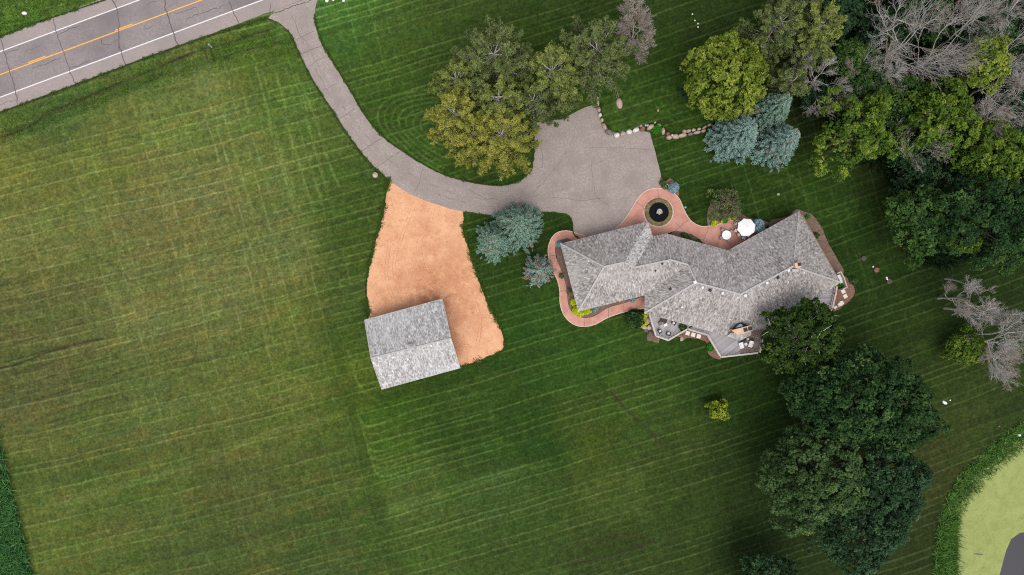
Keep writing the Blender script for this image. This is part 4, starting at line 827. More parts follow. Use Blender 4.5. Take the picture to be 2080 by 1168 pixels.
# big stone chimney with two flues, its cricket roof and the glazed recess behind it
ch = MB(); cq = [P(1489.5, 671, 5.6), P(1526, 661.5, 5.6), P(1530, 672.5, 5.6), P(1500, 681, 5.6)]; cq = [Vector((p.x, p.y, 0)) for p in cq]
ch.prism(cq, 1.0, 5.0); chim = ch.build('chimney', M['brickorange'], hx)
cc = sum(cq, Vector()) / 4; MB().prism([cc + (p - cc) * 1.03 for p in cq], 5.002, 5.14).build('chimney_cap', M['brickp'], chim).location = (0, 0, 0)
def fix_child(o, root):
    """vertices were stored relative to the parent chain already"""
    return o
for px, py in ((1514.8, 670), (1524.3, 667.5)):
    q = P(px, py, 5.3); f = MB().box((q.x, q.y, 5.24), (.60, .60, .20), math.radians(10)).build('flue', M['flue'], chim)
crk = [P(1476, 682.5, ze + .05), P(1504, 692, ze), P(1527, 680, ze + .05), P(1525, 671, 4.3), P(1486, 676, 4.3)]
roof('chimney_cricket', [crk], M['shakebarn'], hx, .2)
lid = MB(); q = [P(1492, 675.5, 4.75), P(1505, 675.2, 4.75), P(1505, 678.6, 4.7), P(1490, 679.2, 4.7)]; lid.prism([Vector((p.x, p.y, 0)) for p in q], 4.42, 4.55); lid.build('metal_flashing', M['ridge'], hx)
rc = [P(1489, 669, 4.8), P(1499, 659, 4.8), P(1508, 655.5, 4.8), P(1522, 663, 4.8), P(1506, 668, 4.8)]
MB().prism([Vector((p.x, p.y, 0)) for p in rc], 4.2, 4.62).build('recess_shade_block', M['void'], hx)  # dark block painting in the shade of the void behind the chimney
q = [P(1494.5, 665.5, 4.85), P(1504, 657.5, 4.85), P(1509, 660, 4.85), P(1509, 664, 4.85)]
MB().prism([Vector((p.x, p.y, 0)) for p in q], 4.60, 4.70).build('skylight', M['blueglass'], hx)
# small chimney by the east peak
q = P(1620.5, 538.5, 8.0); MB().box((q.x, q.y, 7.5), (.95, .85, 1.3), .2).build('small_chimney', M['brickp'], hx)
q = P(1626, 537, 8.3); MB().box((q.x - .12, q.y, 8.2), (.5, .5, .22), .2).build('small_flue', M['flue'], hx)
# roof vents
for px, py, z, s in [(1411.5, 573, 7.2, .62), (1427, 584, 6.9, .48), (1467.5, 595.5, 7.0, .5), (1513.5, 600.5, 7.2, .55), (1558, 574.5, 7.3, .5), (1601.5, 549.5, 7.6, .5), (1385, 624, 4.6, .36), (1482, 649, 4.2, .3)]:
    q = P(px, py, z); MB().box((q.x, q.y, z + .02), (s * .8, s * .8, .34), .35).build('roof_vent', M['cushion'], hx, bevel=.04)
for px, py, z, s in [(1331, 550, 5.4, .32), (1345, 536, 5.9, .34), (1442, 590, 7.1, .45), (1580, 564, 7.4, .45), (1361.5, 587, 5.0, .5)]:
    q = P(px, py, z); MB().lathe((q.x, q.y, z - .1), [(s * .5, 0), (s * .5, .35), (s * .35, .42)], 12).build('vent_pipe', M['flue'], hx)
q = P(1616, 549, 7.7); MB().box((q.x, q.y, 7.6), (1.1, .5, .2), .1).build('roof_flashing', M['ridge'], hx)
# decks
zd = 0.75
d1 = [P(1315, 630, zd), P(1320, 640, zd), P(1333, 682, zd), P(1357.5, 690, zd), P(1396, 667.5, zd), P(1420, 660, zd), P(1400, 640, zd)]; flat_uv('deck', [(p.x, p.y) for p in d1], zd, M['deck'], hx, 62)
d2 = [P(1396, 667.5, zd), P(1437, 679, zd), P(1465, 724.5, zd), P(1503, 719.5, zd), P(1503, 660, zd), P(1470, 655, zd), P(1420, 650, zd)]; flat_uv('deck', [(p.x, p.y) for p in d2], zd, M['deck'], hx, 38)
d3 = [P(1503.2, 660, zd), P(1503.2, 719.5, zd), P(1542.5, 715, zd), P(1553.5, 665, zd), P(1540, 650, zd)]; flat_uv('deck', [(p.x, p.y) for p in d3], zd, M['deckbrown'], hx, -12)
d4 = [P(1640, 612, zd), P(1650, 590, zd), P(1690, 570, zd), P(1697, 582, zd), P(1689, 625, zd), P(1660, 640, zd)]; flat_uv('deck', [(p.x, p.y) for p in d4], zd, M['deck'], hx, 4)
def rail(pts, z0, zt, mat='deckrail', w=.26):
    r = MB(); pts = [Vector((p.x, p.y, 0)) for p in pts]
    for a, b in zip(pts[:-1], pts[1:]):
        r.beam(a + Vector((0, 0, zt)), b + Vector((0, 0, zt)), w, .07); r.beam(a + Vector((0, 0, z0 + .12)), b + Vector((0, 0, z0 + .12)), .06, .08); L = (b - a).length; n = max(2, int(L / .45))
        for i in range(n + 1): p = a.lerp(b, i / n); r.box((p.x, p.y, (z0 - .1 + zt) / 2), (.09, .09, zt - z0 + .02), 0)
    return r.build('railing', M[mat], hx)
rail([P(1319.5, 639, 1.75), P(1332.5, 682.5, 1.75), P(1357.3, 691.3, 1.75), P(1396.5, 668.5, 1.75), P(1437.5, 680.5, 1.75), P(1464.5, 725.5, 1.75), P(1543.5, 716.5, 1.75), P(1554.5, 667, 1.75)], zd, 1.75)
rail([P(1700, 582, 1.75), P(1698, 596, 1.75), P(1691.5, 625, 1.75)], zd, 1.75)
# screened utility niche at the east corner
u = MB(); pts = [P(1701, 555.5, 1.7), P(1708, 551.5, 1.7), P(1714.5, 564, 1.7), P(1721, 583.5, 1.7), P(1712, 588, 1.7)]; pts = [Vector((p.x, p.y, 0)) for p in pts]
for a, b in zip(pts[:-1], pts[1:]): u.beam(a + Vector((0, 0, .85)), b + Vector((0, 0, .85)), .16, 1.7)
u.build('screen_wall', M['deckrail'], hx)
q = P(1707, 566, .9); MB().box((q.x, q.y, .5), (.7, 1.5, 1.0), .35).build('utility_box', M['cushion'], hx, bevel=.04)

# the barn
zb = 3.0; zr = 5.6
A = P(740, 650, zb); B = P(898.5, 607, zb); Cc = P(935, 747.5, zb); Dd = P(775.5, 791, zb); RA = P(753, 728, zr); RB = P(916.5, 687.5, zr)
bx = thing('barn', P(838, 700, 0), 'pale weathered shake roofed outbuilding standing on the orange sand yard', 'barn')
roof('roof', [[A, B, RB, RA], [RA, RB, Cc, Dd]], M['shakebarn'], bx, .18)
MB().beam(RA + Vector((0, 0, .04)), RB + Vector((0, 0, .04)), .26, .07).build('ridge_cap', M['ridge'], bx)
ft = MB()
for a, b in ((A, B), (B, RB), (RB, Cc), (Cc, Dd), (Dd, RA), (RA, A)): ft.beam(a + Vector((0, 0, -.09)), b + Vector((0, 0, -.09)), .07, .2)
ft.build('fascia', M['ridge'], bx)
wv = [P(750, 653, 0), P(892, 615, 0), P(924, 738, 0), P(783, 776, 0)]; wv = [Vector((p.x, p.y, 0)) for p in wv]
wb = MB().prism(wv, -.1, 2.9)
mA = wv[0].lerp(wv[3], .5); mB = wv[1].lerp(wv[2], .5)
wb.add([wv[0] + Vector((0, 0, 2.9)), wv[3] + Vector((0, 0, 2.9)), mA + Vector((0, 0, 5.2)), wv[1] + Vector((0, 0, 2.9)), wv[2] + Vector((0, 0, 2.9)), mB + Vector((0, 0, 5.2))], [(0, 1, 2), (3, 5, 4), (0, 2, 5, 3), (1, 4, 5, 2)])
wb.build('wall', M['siding'], bx)
wall_win(bx, wv[1], wv[0], 1.35, 3.2, 2.6, 'barn_door', .3, True); wall_win(bx, wv[1], wv[0], 1.35, 3.2, 2.6, 'barn_door', .7, True); wall_win(bx, wv[2], wv[1], 1.5, 1.0, 1.0, 'window', .5)
q = P(836, 706, 5.7)
roof('cupola_cap', [[Vector((q.x - .75, q.y - .55, 5.72)), Vector((q.x + .75, q.y - .35, 5.72)), Vector((q.x + .1, q.y + .1, 6.25))], [Vector((q.x + .75, q.y - .35, 5.72)), Vector((q.x + .6, q.y + .75, 5.72)), Vector((q.x + .1, q.y + .1, 6.25))], [Vector((q.x + .6, q.y + .75, 5.72)), Vector((q.x - .9, q.y + .5, 5.72)), Vector((q.x + .1, q.y + .1, 6.25))], [Vector((q.x - .9, q.y + .5, 5.72)), Vector((q.x - .75, q.y - .55, 5.72)), Vector((q.x + .1, q.y + .1, 6.25))]], M['ridge'], bx, .06)
MB().box((q.x, q.y + .05, 5.52), (1.0, .8, .35), .27).build('cupola_base', M['white'], bx)
for px, py in ((798, 726), (876, 703)): q = P(px, py, 5.5); MB().box((q.x, q.y, 5.38), (.3, .3, .2), .27).build('roof_vent', M['white'], bx)
M['bw'] = speckle('boulder_white', lin((188, 182, 176)), lin((228, 224, 220)), 3, .85); M['bp'] = speckle('boulder_pink', lin((156, 128, 118)), lin((196, 170, 158)), 3, .85); M['bg'] = speckle('boulder_grey', lin((104, 98, 96)), lin((138, 130, 126)), 3, .85); M['bb'] = speckle('boulder_brown', lin((92, 76, 66)), lin((124, 104, 92)), 3, .85); M['br'] = speckle('boulder_red', lin((118, 78, 66)), lin((150, 106, 88)), 3, .85); M['bt'] = speckle('boulder_tan', lin((160, 142, 124)), lin((196, 178, 160)), 3, .85)

# ------------------------------------------------------------------ fountain and garden furniture
fc = P(1338, 431, .3)
ft_ = thing('fountain', (fc.x, fc.y, .1), 'round stone rimmed fountain basin with black water set in the pink entry path', 'fountain')
rim = MB(); n = 40; vs = []; fs = []
prof = [(1.70, -.1), (1.70, .34), (1.86, .42), (2.25, .40), (2.38, .30), (2.38, -.1)]
rim.v = [(fc.x + r * math.cos(2 * math.pi * k / n), fc.y + r * math.sin(2 * math.pi * k / n), .1 + z) for r, z in prof for k in range(n)]
rim.f = [(i * n + k, i * n + (k + 1) % n, (i + 1) * n + (k + 1) % n, (i + 1) * n + k) for i in range(len(prof) - 1) for k in range(n)]
rim.f = [f[::-1] for f in rim.f]
rm = rim.build('rim', M['moss'], ft_); rr = random.Random(3)
for k in range(30):
    a = 2 * math.pi * (k + rr.random() * .3) / 30; r = rr.uniform(1.95, 2.3)
    MB().box((fc.x + r * math.cos(a), fc.y + r * math.sin(a), .50), (rr.uniform(.25, .42), rr.uniform(.18, .3), .10), a).build('rim_stone', M['moss'], ft_)
MB().lathe((fc.x, fc.y, .1), [(1.72, -.05), (1.72, .12)], 36).build('basin_water', M['blackwater'], ft_)
pr_ = MB(); pr_.v = [(fc.x + r * math.cos(2 * math.pi * k / n), fc.y + r * math.sin(2 * math.pi * k / n), .113) for r in (2.3, 2.62) for k in range(n)]; pr_.f = [(k, n + k, n + (k + 1) % n, (k + 1) % n) for k in range(n)]
pr_.build('paving_ring', M['palekerb'], ft_)
sc = MB(); sc.lathe((fc.x - .02, fc.y + .05, .1), [(.38, 0), (.30, .25), (.16, .5), (.12, .9), (.42, 1.0), (.46, 1.06), (.1, 1.08)], 14)
sc.build('pedestal', M['statue'], ft_)
for dx, dy, r, h in ((-.02, .32, .19, .75), (.42, -.08, .24, .5), (-.28, -.12, .2, .45), (.1, -.32, .17, .4), (.55, .12, .13, .4)):
    bm = rock_bm(r, r * .8, h * .55, int(dx * 100) + 7); me_ = bpy.data.meshes.new('spout_stone'); bm.to_mesh(me_); bm.free(); o = link('spout_stone', me_, M['statue'], ft_); o.location = (dx, dy, h * .45)

def slab_chair(proto, name, label, cat, group, w=.62, d=.6, seat=.42, back=.85, m1='cushion', m2='greyfab', arms=False, armmat=None, pad=None):
    t = thing(name, (0, 0, 0), label, cat, group)
    MB().box((0, 0, seat), (w, d, .07)).build('seat', M[m1], t, bevel=.02)
    MB().box((0, d / 2 - .02, (seat + back) / 2), (w, .06, back - seat), 0, Matrix.Rotation(-.2, 3, 'X')).build('backrest', M[m1], t, bevel=.02)
    for sx in (-1, 1):
        for sy in (-1, 1): MB().box((sx * (w / 2 - .04), sy * (d / 2 - .04), seat / 2 - .02), (.045, .045, seat - .04)).build('leg', M[m2], t)
        if arms: MB().box((sx * (w / 2 + .03), 0, seat + .13), (.13, d + .1, .34)).build('armrest', M[armmat or m2], t, bevel=.02)
    if pad: MB().box((0, -.03, seat + .08), (w * .72, d * .66, .12)).build('cushion', M[pad], t, bevel=.03)
    return t
def place(t, px, py, z, rz, label=None, first=False):
    c = t if first else copy_tree(t); q = P(px, py, z + .5); c.location = (q.x, q.y, z); c.rotation_euler = (0, 0, math.radians(rz))
    if label: c['label'] = label
    return c
# patio: round table with four mesh chairs
q = P(1475.5, 477.4, .75)
t = thing('patio_table', (q.x, q.y, .1), 'round white table with no parasol on the pink patio', 'table')
MB().lathe((q.x, q.y, .82), [(.76, 0), (.79, .02), (.79, .045), (.76, .06)], 36).build('table_top', M['canvas'], t)
MB().lathe((q.x, q.y, .1), [(.3, 0), (.3, .04), (.06, .1), (.05, .72)], 16).build('pedestal', M['white'], t)
gc = slab_chair(None, 'mesh_chair', '', 'chair', 'grey chairs round the bare white table', .5, .5, .43, .85, 'greyfab', 'white')
place(gc, 1468.2, 467.5, .1, 35, 'grey chair north-west of the bare round white table, towards the yellow flowers', True); place(gc, 1485.5, 470.5, .1, -50, 'grey chair between the bare round white table and the white parasol')
place(gc, 1465.4, 482.5, .1, 118, 'grey chair on the side of the bare round white table away from the parasol'); place(gc, 1481, 488.5, .1, 200, 'grey chair between the bare round white table and the shake roof')
# umbrella table set
q = P(1517, 461.8, 2.5)
t = thing('patio_umbrella', (q.x, q.y, .1), 'open white eight sided parasol over the patio table', 'parasol')
cv = MB(); nn_ = 8; R0 = 1.58; ring = [Vector((q.x + R0 * math.cos(.26 + math.pi / 4 * k), q.y + R0 * math.sin(.26 + math.pi / 4 * k), 2.25)) for k in range(nn_)]; mid_ = [(ring[k] + ring[(k + 1) % nn_]) / 2 * 1 for k in range(nn_)]
mid_ = [Vector((q.x + (m.x - q.x) * .97, q.y + (m.y - q.y) * .97, 2.31)) for m in mid_]; top = Vector((q.x, q.y, 2.85)); vs = [top]; fs = []
for k in range(nn_): vs += [ring[k], mid_[k]]
for k in range(2 * nn_): fs.append((0, 1 + k, 1 + (k + 1) % (2 * nn_)))
cv.add(vs, fs); cv.build('canopy', M['canvas'], t)
MB().tube([(q.x, q.y, .1), (q.x, q.y, 2.95)], [.03, .025], 8).build('pole', M['greyfab'], t)
MB().lathe((q.x, q.y, .1), [(.32, 0), (.32, .06), (.06, .12)], 16).build('base', M['greyfab'], t)
rb = MB()
for k in range(8): rb.beam(Vector((q.x, q.y, 2.78)), ring[k] + Vector((0, 0, -.04)), .025, .025)
rb.build('ribs', M['greyfab'], t)
t = thing('patio_table', (q.x, q.y, .1), 'larger table beneath the white parasol, mostly hidden by it', 'table')
MB().lathe((q.x + .02, q.y, .78), [(.85, 0), (.85, .05)], 32).build('table_top', M['cushion'], t)
for sx in (-1, 1):
    for sy in (-1, 1): MB().box((q.x + sx * .5, q.y + sy * .5, .43), (.05, .05, .68)).build('leg', M['greyfab'], t)
wc_ = slab_chair(None, 'cushioned_chair', '', 'chair', 'white chairs round the parasol', .66, .64, .45, .72, 'cushion', 'greyfab')
for i, (px, py, rz, lb) in enumerate([(1495, 454, 55, 'small white seat north-west of the parasol, nearest the yellow flowers'), (1494.6, 468, 68, 'tilted white chair west of the parasol, nearest the bare table'), (1500.8, 477, 95, 'square white chair south-west of the parasol, second of the row towards the roof'),
                                      (1510.5, 483.5, 160, 'small white chair south of the parasol, closest to the shake roof')]):
    c = place(wc_, px, py, .1, rz, lb, i == 0)
    if i in (0, 3): c.scale = (.75, .75, 1)
c = place(wc_, 1512, 478.5, .1, 170, 'white chair half under the southern edge of the parasol')
# west deck furniture
ac = slab_chair(None, 'wicker_armchair', '', 'armchair', 'dark wicker armchairs on the west deck', .52, .56, .36, .78, 'dark', 'dark', True, 'dark', 'cushion')
for i, (px, py, rz, lb) in enumerate([(1340.5, 673, -145 + 180 + 90, 'dark wicker armchair with white cushion nearest the west railing of the deck'), (1358, 677.8, 170, 'dark wicker armchair with white cushion near the southern tip of the west deck'), (1369, 656, -40, 'dark wicker armchair with white cushion tucked against the roof edge of the west deck')]):
    place(ac, px, py, zd, rz, lb, i == 0)
q = P(1341.2, 657, zd + .4); t = thing('ottoman', (q.x, q.y, zd), 'square brown footstool beside the grill cover on the west deck', 'footstool'); MB().box((q.x, q.y, zd + .24), (.62, .62, .36), .5).build('cushion', M['brownwicker'], t, bevel=.05); MB().box((q.x, q.y, zd + .04), (.5, .5, .08), .5).build('base', M['dark'], t)
q = P(1348.5, 650.5, zd + .5); t = thing('wicker_sofa', (q.x, q.y, zd), 'dark brown wicker sofa half under the eave on the west deck', 'sofa'); MB().box((q.x, q.y, zd + .22), (1.15, .8, .4), -.3).build('seat', M['dark'], t, bevel=.05); MB().box((q.x + .1, q.y + .38, zd + .55), (1.15, .2, .5), -.3).build('backrest', M['dark'], t, bevel=.04)
q = P(1352, 660, zd + .4); t = thing('side_table', (q.x, q.y, zd), 'low white square table in the middle of the west deck', 'table'); MB().box((q.x, q.y, zd + .42), (.6, .42, .05), .5).build('table_top', M['white'], t, bevel=.01)
for sx in (-1, 1):
    for sy in (-1, 1): MB().box((q.x + sx * .18, q.y + sy * .12, zd + .2), (.04, .04, .4)).build('leg', M['white'], t)
# south deck: two loungers, little table, grill
lo = thing('lounge_chair', (0, 0, 0), 'white deck lounger left of the small round table on the south deck', 'lounger', 'white loungers on the south deck')
MB().box((0, -.2, .3), (.66, .75, .07)).build('seat', M['canvas'], lo, bevel=.02); MB().box((0, .33, .48), (.66, .5, .07), 0, Matrix.Rotation(.75, 3, 'X')).build('backrest', M['canvas'], lo, bevel=.02)
for sx in (-1, 1):
    MB().box((sx * .34, 0, .45), (.09, .8, .04)).build('armrest', M['white'], lo)
    for sy in (-.4, .35): MB().box((sx * .32, sy, .22), (.05, .05, .44)).build('leg', M['white'], lo)
place(lo, 1506.3, 701.5, zd, 15, None, True); place(lo, 1525.8, 698.5, zd, -18, 'white deck lounger right of the small round table on the south deck')
q = P(1515.4, 699, zd + .5); t = thing('side_table', (q.x, q.y, zd), 'small round white table between the two white loungers', 'table'); MB().lathe((q.x, q.y, zd + .45), [(.24, 0), (.26, .02), (.24, .04)], 20).build('table_top', M['canvas'], t); MB().lathe((q.x, q.y, zd), [(.14, 0), (.03, .05), (.03, .45)], 10).build('stem', M['white'], t)
q = P(1513, 691, zd + .9); t = thing('grill', (q.x, q.y, zd), 'dark covered grill behind the two white loungers on the south deck', 'grill')
MB().box((q.x - .1, q.y, zd + .45), (.75, .5, .8), .3).build('cabinet', M['flue'], t, bevel=.04); MB().tube([(q.x - .45, q.y - .1, zd + .95), (q.x + .25, q.y + .12, zd + .95)], [.2, .2], 12).build('lid', M['dark'], t); MB().box((q.x + .5, q.y + .15, zd + .78), (.5, .32, .04), .3).build('side_shelf', M['cushion'], t)
for px, py, lb in ((1529, 692, 'dark plant stand close to the east railing of the south deck'),):
    q = P(px, py, zd + .3); t = thing('plant_stand', (q.x, q.y, zd), lb, 'stand'); MB().lathe((q.x, q.y, zd), [(.16, 0), (.2, .3), (.22, .34)], 12).build('pot', M['dark'], t); MB().lathe((q.x, q.y, zd + .34), [(.18, 0), (.18, .02)], 12).build('soil', M['soil'], t)
# paving slabs
def slab(px, py, w, d, rz, lb, group, z=.06, poly=None, h=.07):
    if poly: ps = [P(*p) for p in poly]; c = sum(ps, Vector()) / len(ps); mb = MB().prism([Vector((p.x, p.y, 0)) - Vector((c.x, c.y, 0)) for p in ps], 0, h)
    else: c = P(px, py, z); mb = MB().box((0, 0, h / 2), (w, d, h), math.radians(rz))
    o = mb.build('paving_slab', M['cream'], bevel=.015); o.location = (c.x, c.y, z + .002); return tag(o, lb, 'paving slab', group)
for px, py, lb in [(1396.7, 676.6, 'square cream slab below the deck, western of the row of three'), (1408, 679.8, 'square cream slab below the deck, middle of the row of three'), (1419.3, 683, 'square cream slab below the deck, eastern of the row of three')]: slab(px, py, .70, .70, -15, lb, 'cream slabs below the deck rail')
slab(1712.6, 592, .68, .68, 28, 'square cream slab touching the screen wall at the east corner of the house', 'cream slabs at the east corner'); slab(1716.8, 601.7, .68, .68, 28, 'square cream slab in red mulch, just below the one at the screen wall', 'cream slabs at the east corner')
slab(0, 0, 0, 0, 0, 'irregular pale flagstone larger than the others in the red mulch', 'cream slabs at the east corner', poly=[(1700.5, 618.5), (1706, 612), (1711, 611), (1714.5, 616), (1710, 620.5), (1703, 623)])
slab(0, 0, 0, 0, 0, 'irregular pale flagstone at the foot of the east railing', 'cream slabs at the east corner', poly=[(1692.5, 624), (1697.5, 620.5), (1700.5, 624), (1696, 628.5)])
# access lids and small white things on the lawn
for px, py, r, mt, lb in [(1755, 524.8, .42, 'lid', 'dark grey round lid in the lawn, nearest the roof corner'), (1781.3, 548.4, .43, 'lidred', 'reddish round lid in the lawn, middle of the three'), (1807, 571.5, .44, 'lid', 'dull purple-grey round lid in the lawn, farthest from the house')]:
    q = P(px, py, .15); t = thing('access_lid', (q.x, q.y, 0), lb, 'access cover', 'round access lids in the east lawn'); MB().lathe((q.x, q.y, -.05), [(r, 0), (r, .16), (r * .9, .2)], 24).build('cover', M[mt], t)
    MB().lathe((q.x, q.y, .15), [(r * .25, 0), (r * .25, .03)], 10).build('handle', M['dark'], t)
def pebble(px, py, r, lb, mt='cushion', name='white_stone', group=None, cat='stone', asp=1.0, ang=0): rock(name, px, py, r * asp, r, r * S * .8, ang, int(px), M[mt], lb, group, cat=cat, sub=2)
for px, py, r, lb in [(1773.5, 541.6, 2.0, 'small white stone up and left of the reddish lid'), (1801, 563.8, 2.2, 'small white stone, upper of the pair by the farthest lid'), (1802, 566.8, 2.2, 'small white stone, lower of the pair by the farthest lid')]: pebble(px, py, r, lb, group='white stones by the access lids')
for i, (px, py, r) in enumerate([(1406.5, 28.7, 1.9), (1411.4, 41.7, 1.8), (1417.8, 48, 1.8), (1417.8, 55, 1.7)]): pebble(px, py, r, ['tiny white ball on the top lawn, topmost of the four', 'tiny white ball on the top lawn, second from the top', 'tiny white ball on the top lawn, third from the top', 'tiny white ball on the top lawn, lowest of the four'][i], group='tiny white balls on the top lawn', name='white_ball', cat='ball')
pebble(50, 27, 4, 'small white rock on the grass verge above the road', asp=1.4); pebble(762.5, 355.5, 6, 'round pale rock on the lawn where driveway and sand yard meet', 'bt', 'pale_rock')
pebble(1392.3, 421, 2.4, 'small teal sprinkler cap beside the entry path', 'tealp', 'sprinkler_cap', cat='sprinkler'); pebble(1581, 394.5, 3, 'pale grey stone alone on the cross-mown lawn', 'statue', 'grey_stone')
pebble(1919, 817.5, 3.4, 'slim white object lying on the lawn above the pond', 'white', 'white_stick', cat='litter', asp=1.7, ang=-35); pebble(1930, 813, 1.6, 'white speck beside the slim white object on the pond lawn', 'white', 'white_scrap', cat='litter'); pebble(2071, 884, 3, 'white stone in the pond bank grass'); pebble(2029.5, 866, 2, 'pinkish pebble on the grass near the pond bank', 'lidred', 'pink_pebble')
pebble(664, 1, 4, 'pinkish rock in the lush grass by the driveway mouth', 'cream', 'pale_rock'); pebble(677, 0, 2.4, 'small yellowish stone right of the pink rock by the driveway mouth', 'cream', 'pale_rock'); pebble(698, 1, 3, 'small white rock at the top edge, right of the driveway mouth', 'white', 'white_rock')
# weathered post stub in the ditch
q = P(427, 93, .3); t = thing('marker_post', (q.x, q.y, -.3), 'short weathered grey post in the roadside ditch', 'post'); MB().tube([(q.x, q.y, -.5), (q.x - .05, q.y + .08, .75)], [.13, .10], 8).build('shaft', M['deadwood'], t); MB().lathe((q.x - .05, q.y + .08, .75), [(.16, 0), (.16, .05), (.08, .1)], 10).build('cap', M['statue'], t)
q = P(1988, 1126, -.7); o = MB().tube([(q.x - .9, q.y + .05, -.74), (q.x, q.y, -.70), (q.x + .8, q.y - .05, -.74)], [.03, .06, .03], 6).build('floating_branch', M['bark']); tag(o, 'thin dark stick floating on the duckweed', 'branch')

# ------------------------------------------------------------------ boulders
BN = {'bw': 'white', 'bp': 'pinkish', 'bg': 'grey', 'br': 'red-brown', 'bb': 'brown', 'bt': 'tan'}
WALL = [(1214.3, 200, 2.6, 3.2, 0, 'bw'), (1213.5, 209.8, 3.8, 6.8, 2, 'bt'), (1216.5, 222.5, 3.8, 5.6, 8, 'bp'), (1218.8, 233.6, 4, 4.6, 0, 'bw'), (1222.4, 243.6, 3.8, 4.8, 12, 'bt'), (1227.4, 256.8, 4.2, 8.5, 28, 'bp'), (1237, 269, 9, 5.6, -22, 'bg'), (1252.6, 274.6, 6.2, 5.4, 6, 'bw'), (1265.3, 271.5, 5.8, 5.6, 0, 'bt'), (1277.8, 268, 6.6, 5.4, 12, 'bw'), (1291.5, 264, 7.4, 5, 14, 'bw'), (1294, 258.6, 4, 2.6, 20, 'bg'), (1302, 256.5, 3.4, 3.4, 0, 'bp'),
        (1305, 261.6, 6.6, 5.4, 38, 'br'), (1320.5, 258, 8.6, 5, 26, 'bp'), (1311, 254.6, 2, 2, 0, 'bw'), (1315.2, 254.8, 2.3, 2.1, 0, 'bw'), (1330.4, 249, 2.6, 2.2, 0, 'bt'), (1338.5, 254, 5.4, 3.2, -24, 'bg'), (1347, 266.4, 4, 7.8, 4, 'bp'), (1356.5, 272, 4.4, 4.2, 0, 'br'), (1358.5, 279, 6.4, 4.6, -16, 'bp'), (1371.8, 277, 8.2, 5.8, -10, 'bp'), (1365, 275, 3, 2.6, 0, 'bw'), (1386, 274.5, 9.6, 4.8, 14, 'bp'), (1389.5, 267.2, 4.8, 4, 8, 'bt'), (1398.5, 266, 5.8, 4.2, 14, 'bp'), (1402.5, 272, 6, 3.6, 14, 'bg'), (1408.5, 264.2, 4.6, 3.8, 6, 'bt'),
        (1415.5, 269, 8, 3.6, 12, 'bp'), (1419.8, 262, 4.8, 3.2, 18, 'bt'), (1429, 265.6, 5, 3.6, 12, 'bp'), (1431, 258.6, 6, 3, 34, 'bp'), (1441, 254, 4.4, 3, 20, 'bp')]
ordn = ['first', 'second', 'third', 'fourth', 'fifth', 'sixth', 'seventh', 'eighth', 'ninth', 'tenth', 'eleventh', 'twelfth', 'thirteenth', 'fourteenth', 'fifteenth', 'sixteenth', 'seventeenth', 'eighteenth']
for i, (px, py, rx, ry, an, mt) in enumerate(WALL):
    arm = 'going down the left arm of the stone wall' if i < 7 else ('from the left along the forecourt edge of the stone wall' if i < 18 else 'from the green plant along the right arm of the stone wall'); k = i if i < 7 else (i - 7 if i < 18 else i - 18)
    rock('boulder', px, py, rx, ry, .45 + .04 * min(rx, ry), an, 40 + i, M[mt], '%s boulder, %s %s' % (BN[mt], ordn[k], arm), 'boulders of the retaining wall', zc=.35)
rock('boulder', 1258, 210.5, 7.6, 11.5, .8, 8, 5, M['bp'], 'big upright pinkish boulder alone on the lawn above the forecourt', None, sub=2); rock('boulder', 1336, 225.5, 4, 5, .4, 0, 6, M['bp'], 'small pinkish boulder alone on the lawn right of the big one', None)
for i, (px, py, rx, ry, an, mt, lb) in enumerate([(1314, 652, 6.5, 7.5, 20, 'bp', 'rounded grey-pink boulder beside the west deck railing, upper one'), (1307.5, 664, 9, 4, -20, 'bp', 'flat pale boulder just below the yellow shrub by the west deck'), (1319, 665, 5, 5.5, 10, 'bt', 'mottled tan boulder against the west deck railing, middle one'), (1321, 682, 8, 12, -12, 'bb', 'large brown boulder at the lower left corner of the west deck'), (1384.5, 688, 4, 6, -10, 'bt', 'tan boulder in the bed between the west deck and the slabs'), (1381, 681, 6, 3.5, 20, 'br', 'reddish stone beside the tan boulder near the slabs'), (1311, 658, 4, 3, 0, 'br', 'small dark red stone between the yellow shrub and the deck')]):
    rock('boulder', px, py, rx, ry, .4, an, 90 + i, M[mt], lb, 'boulders by the west deck')
rock('boulder', 1354.5, 376, 4, 2.5, .35, 10, 99, M['cream'], 'white stone touching the round blue shrub by the entry path', None)

# ------------------------------------------------------------------ plants
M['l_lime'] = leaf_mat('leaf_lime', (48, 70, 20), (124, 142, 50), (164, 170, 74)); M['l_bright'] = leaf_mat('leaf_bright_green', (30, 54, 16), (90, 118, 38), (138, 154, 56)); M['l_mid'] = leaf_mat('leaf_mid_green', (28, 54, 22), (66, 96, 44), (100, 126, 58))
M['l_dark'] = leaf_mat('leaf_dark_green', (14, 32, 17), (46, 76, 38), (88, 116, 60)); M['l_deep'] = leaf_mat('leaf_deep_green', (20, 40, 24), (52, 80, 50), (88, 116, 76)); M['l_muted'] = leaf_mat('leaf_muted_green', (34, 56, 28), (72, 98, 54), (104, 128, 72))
M['l_birch'] = leaf_mat('leaf_birch', (22, 42, 14), (54, 80, 30), (92, 112, 46)); M['l_yellow'] = leaf_mat('leaf_yellow_green', (92, 104, 20), (180, 188, 44), (214, 206, 60)); M['l_yg'] = leaf_mat('leaf_young_green', (60, 76, 20), (136, 154, 44), (186, 186, 62)); M['l_chart'] = leaf_mat('leaf_chartreuse', (140, 158, 16), (196, 206, 30), (216, 216, 60))
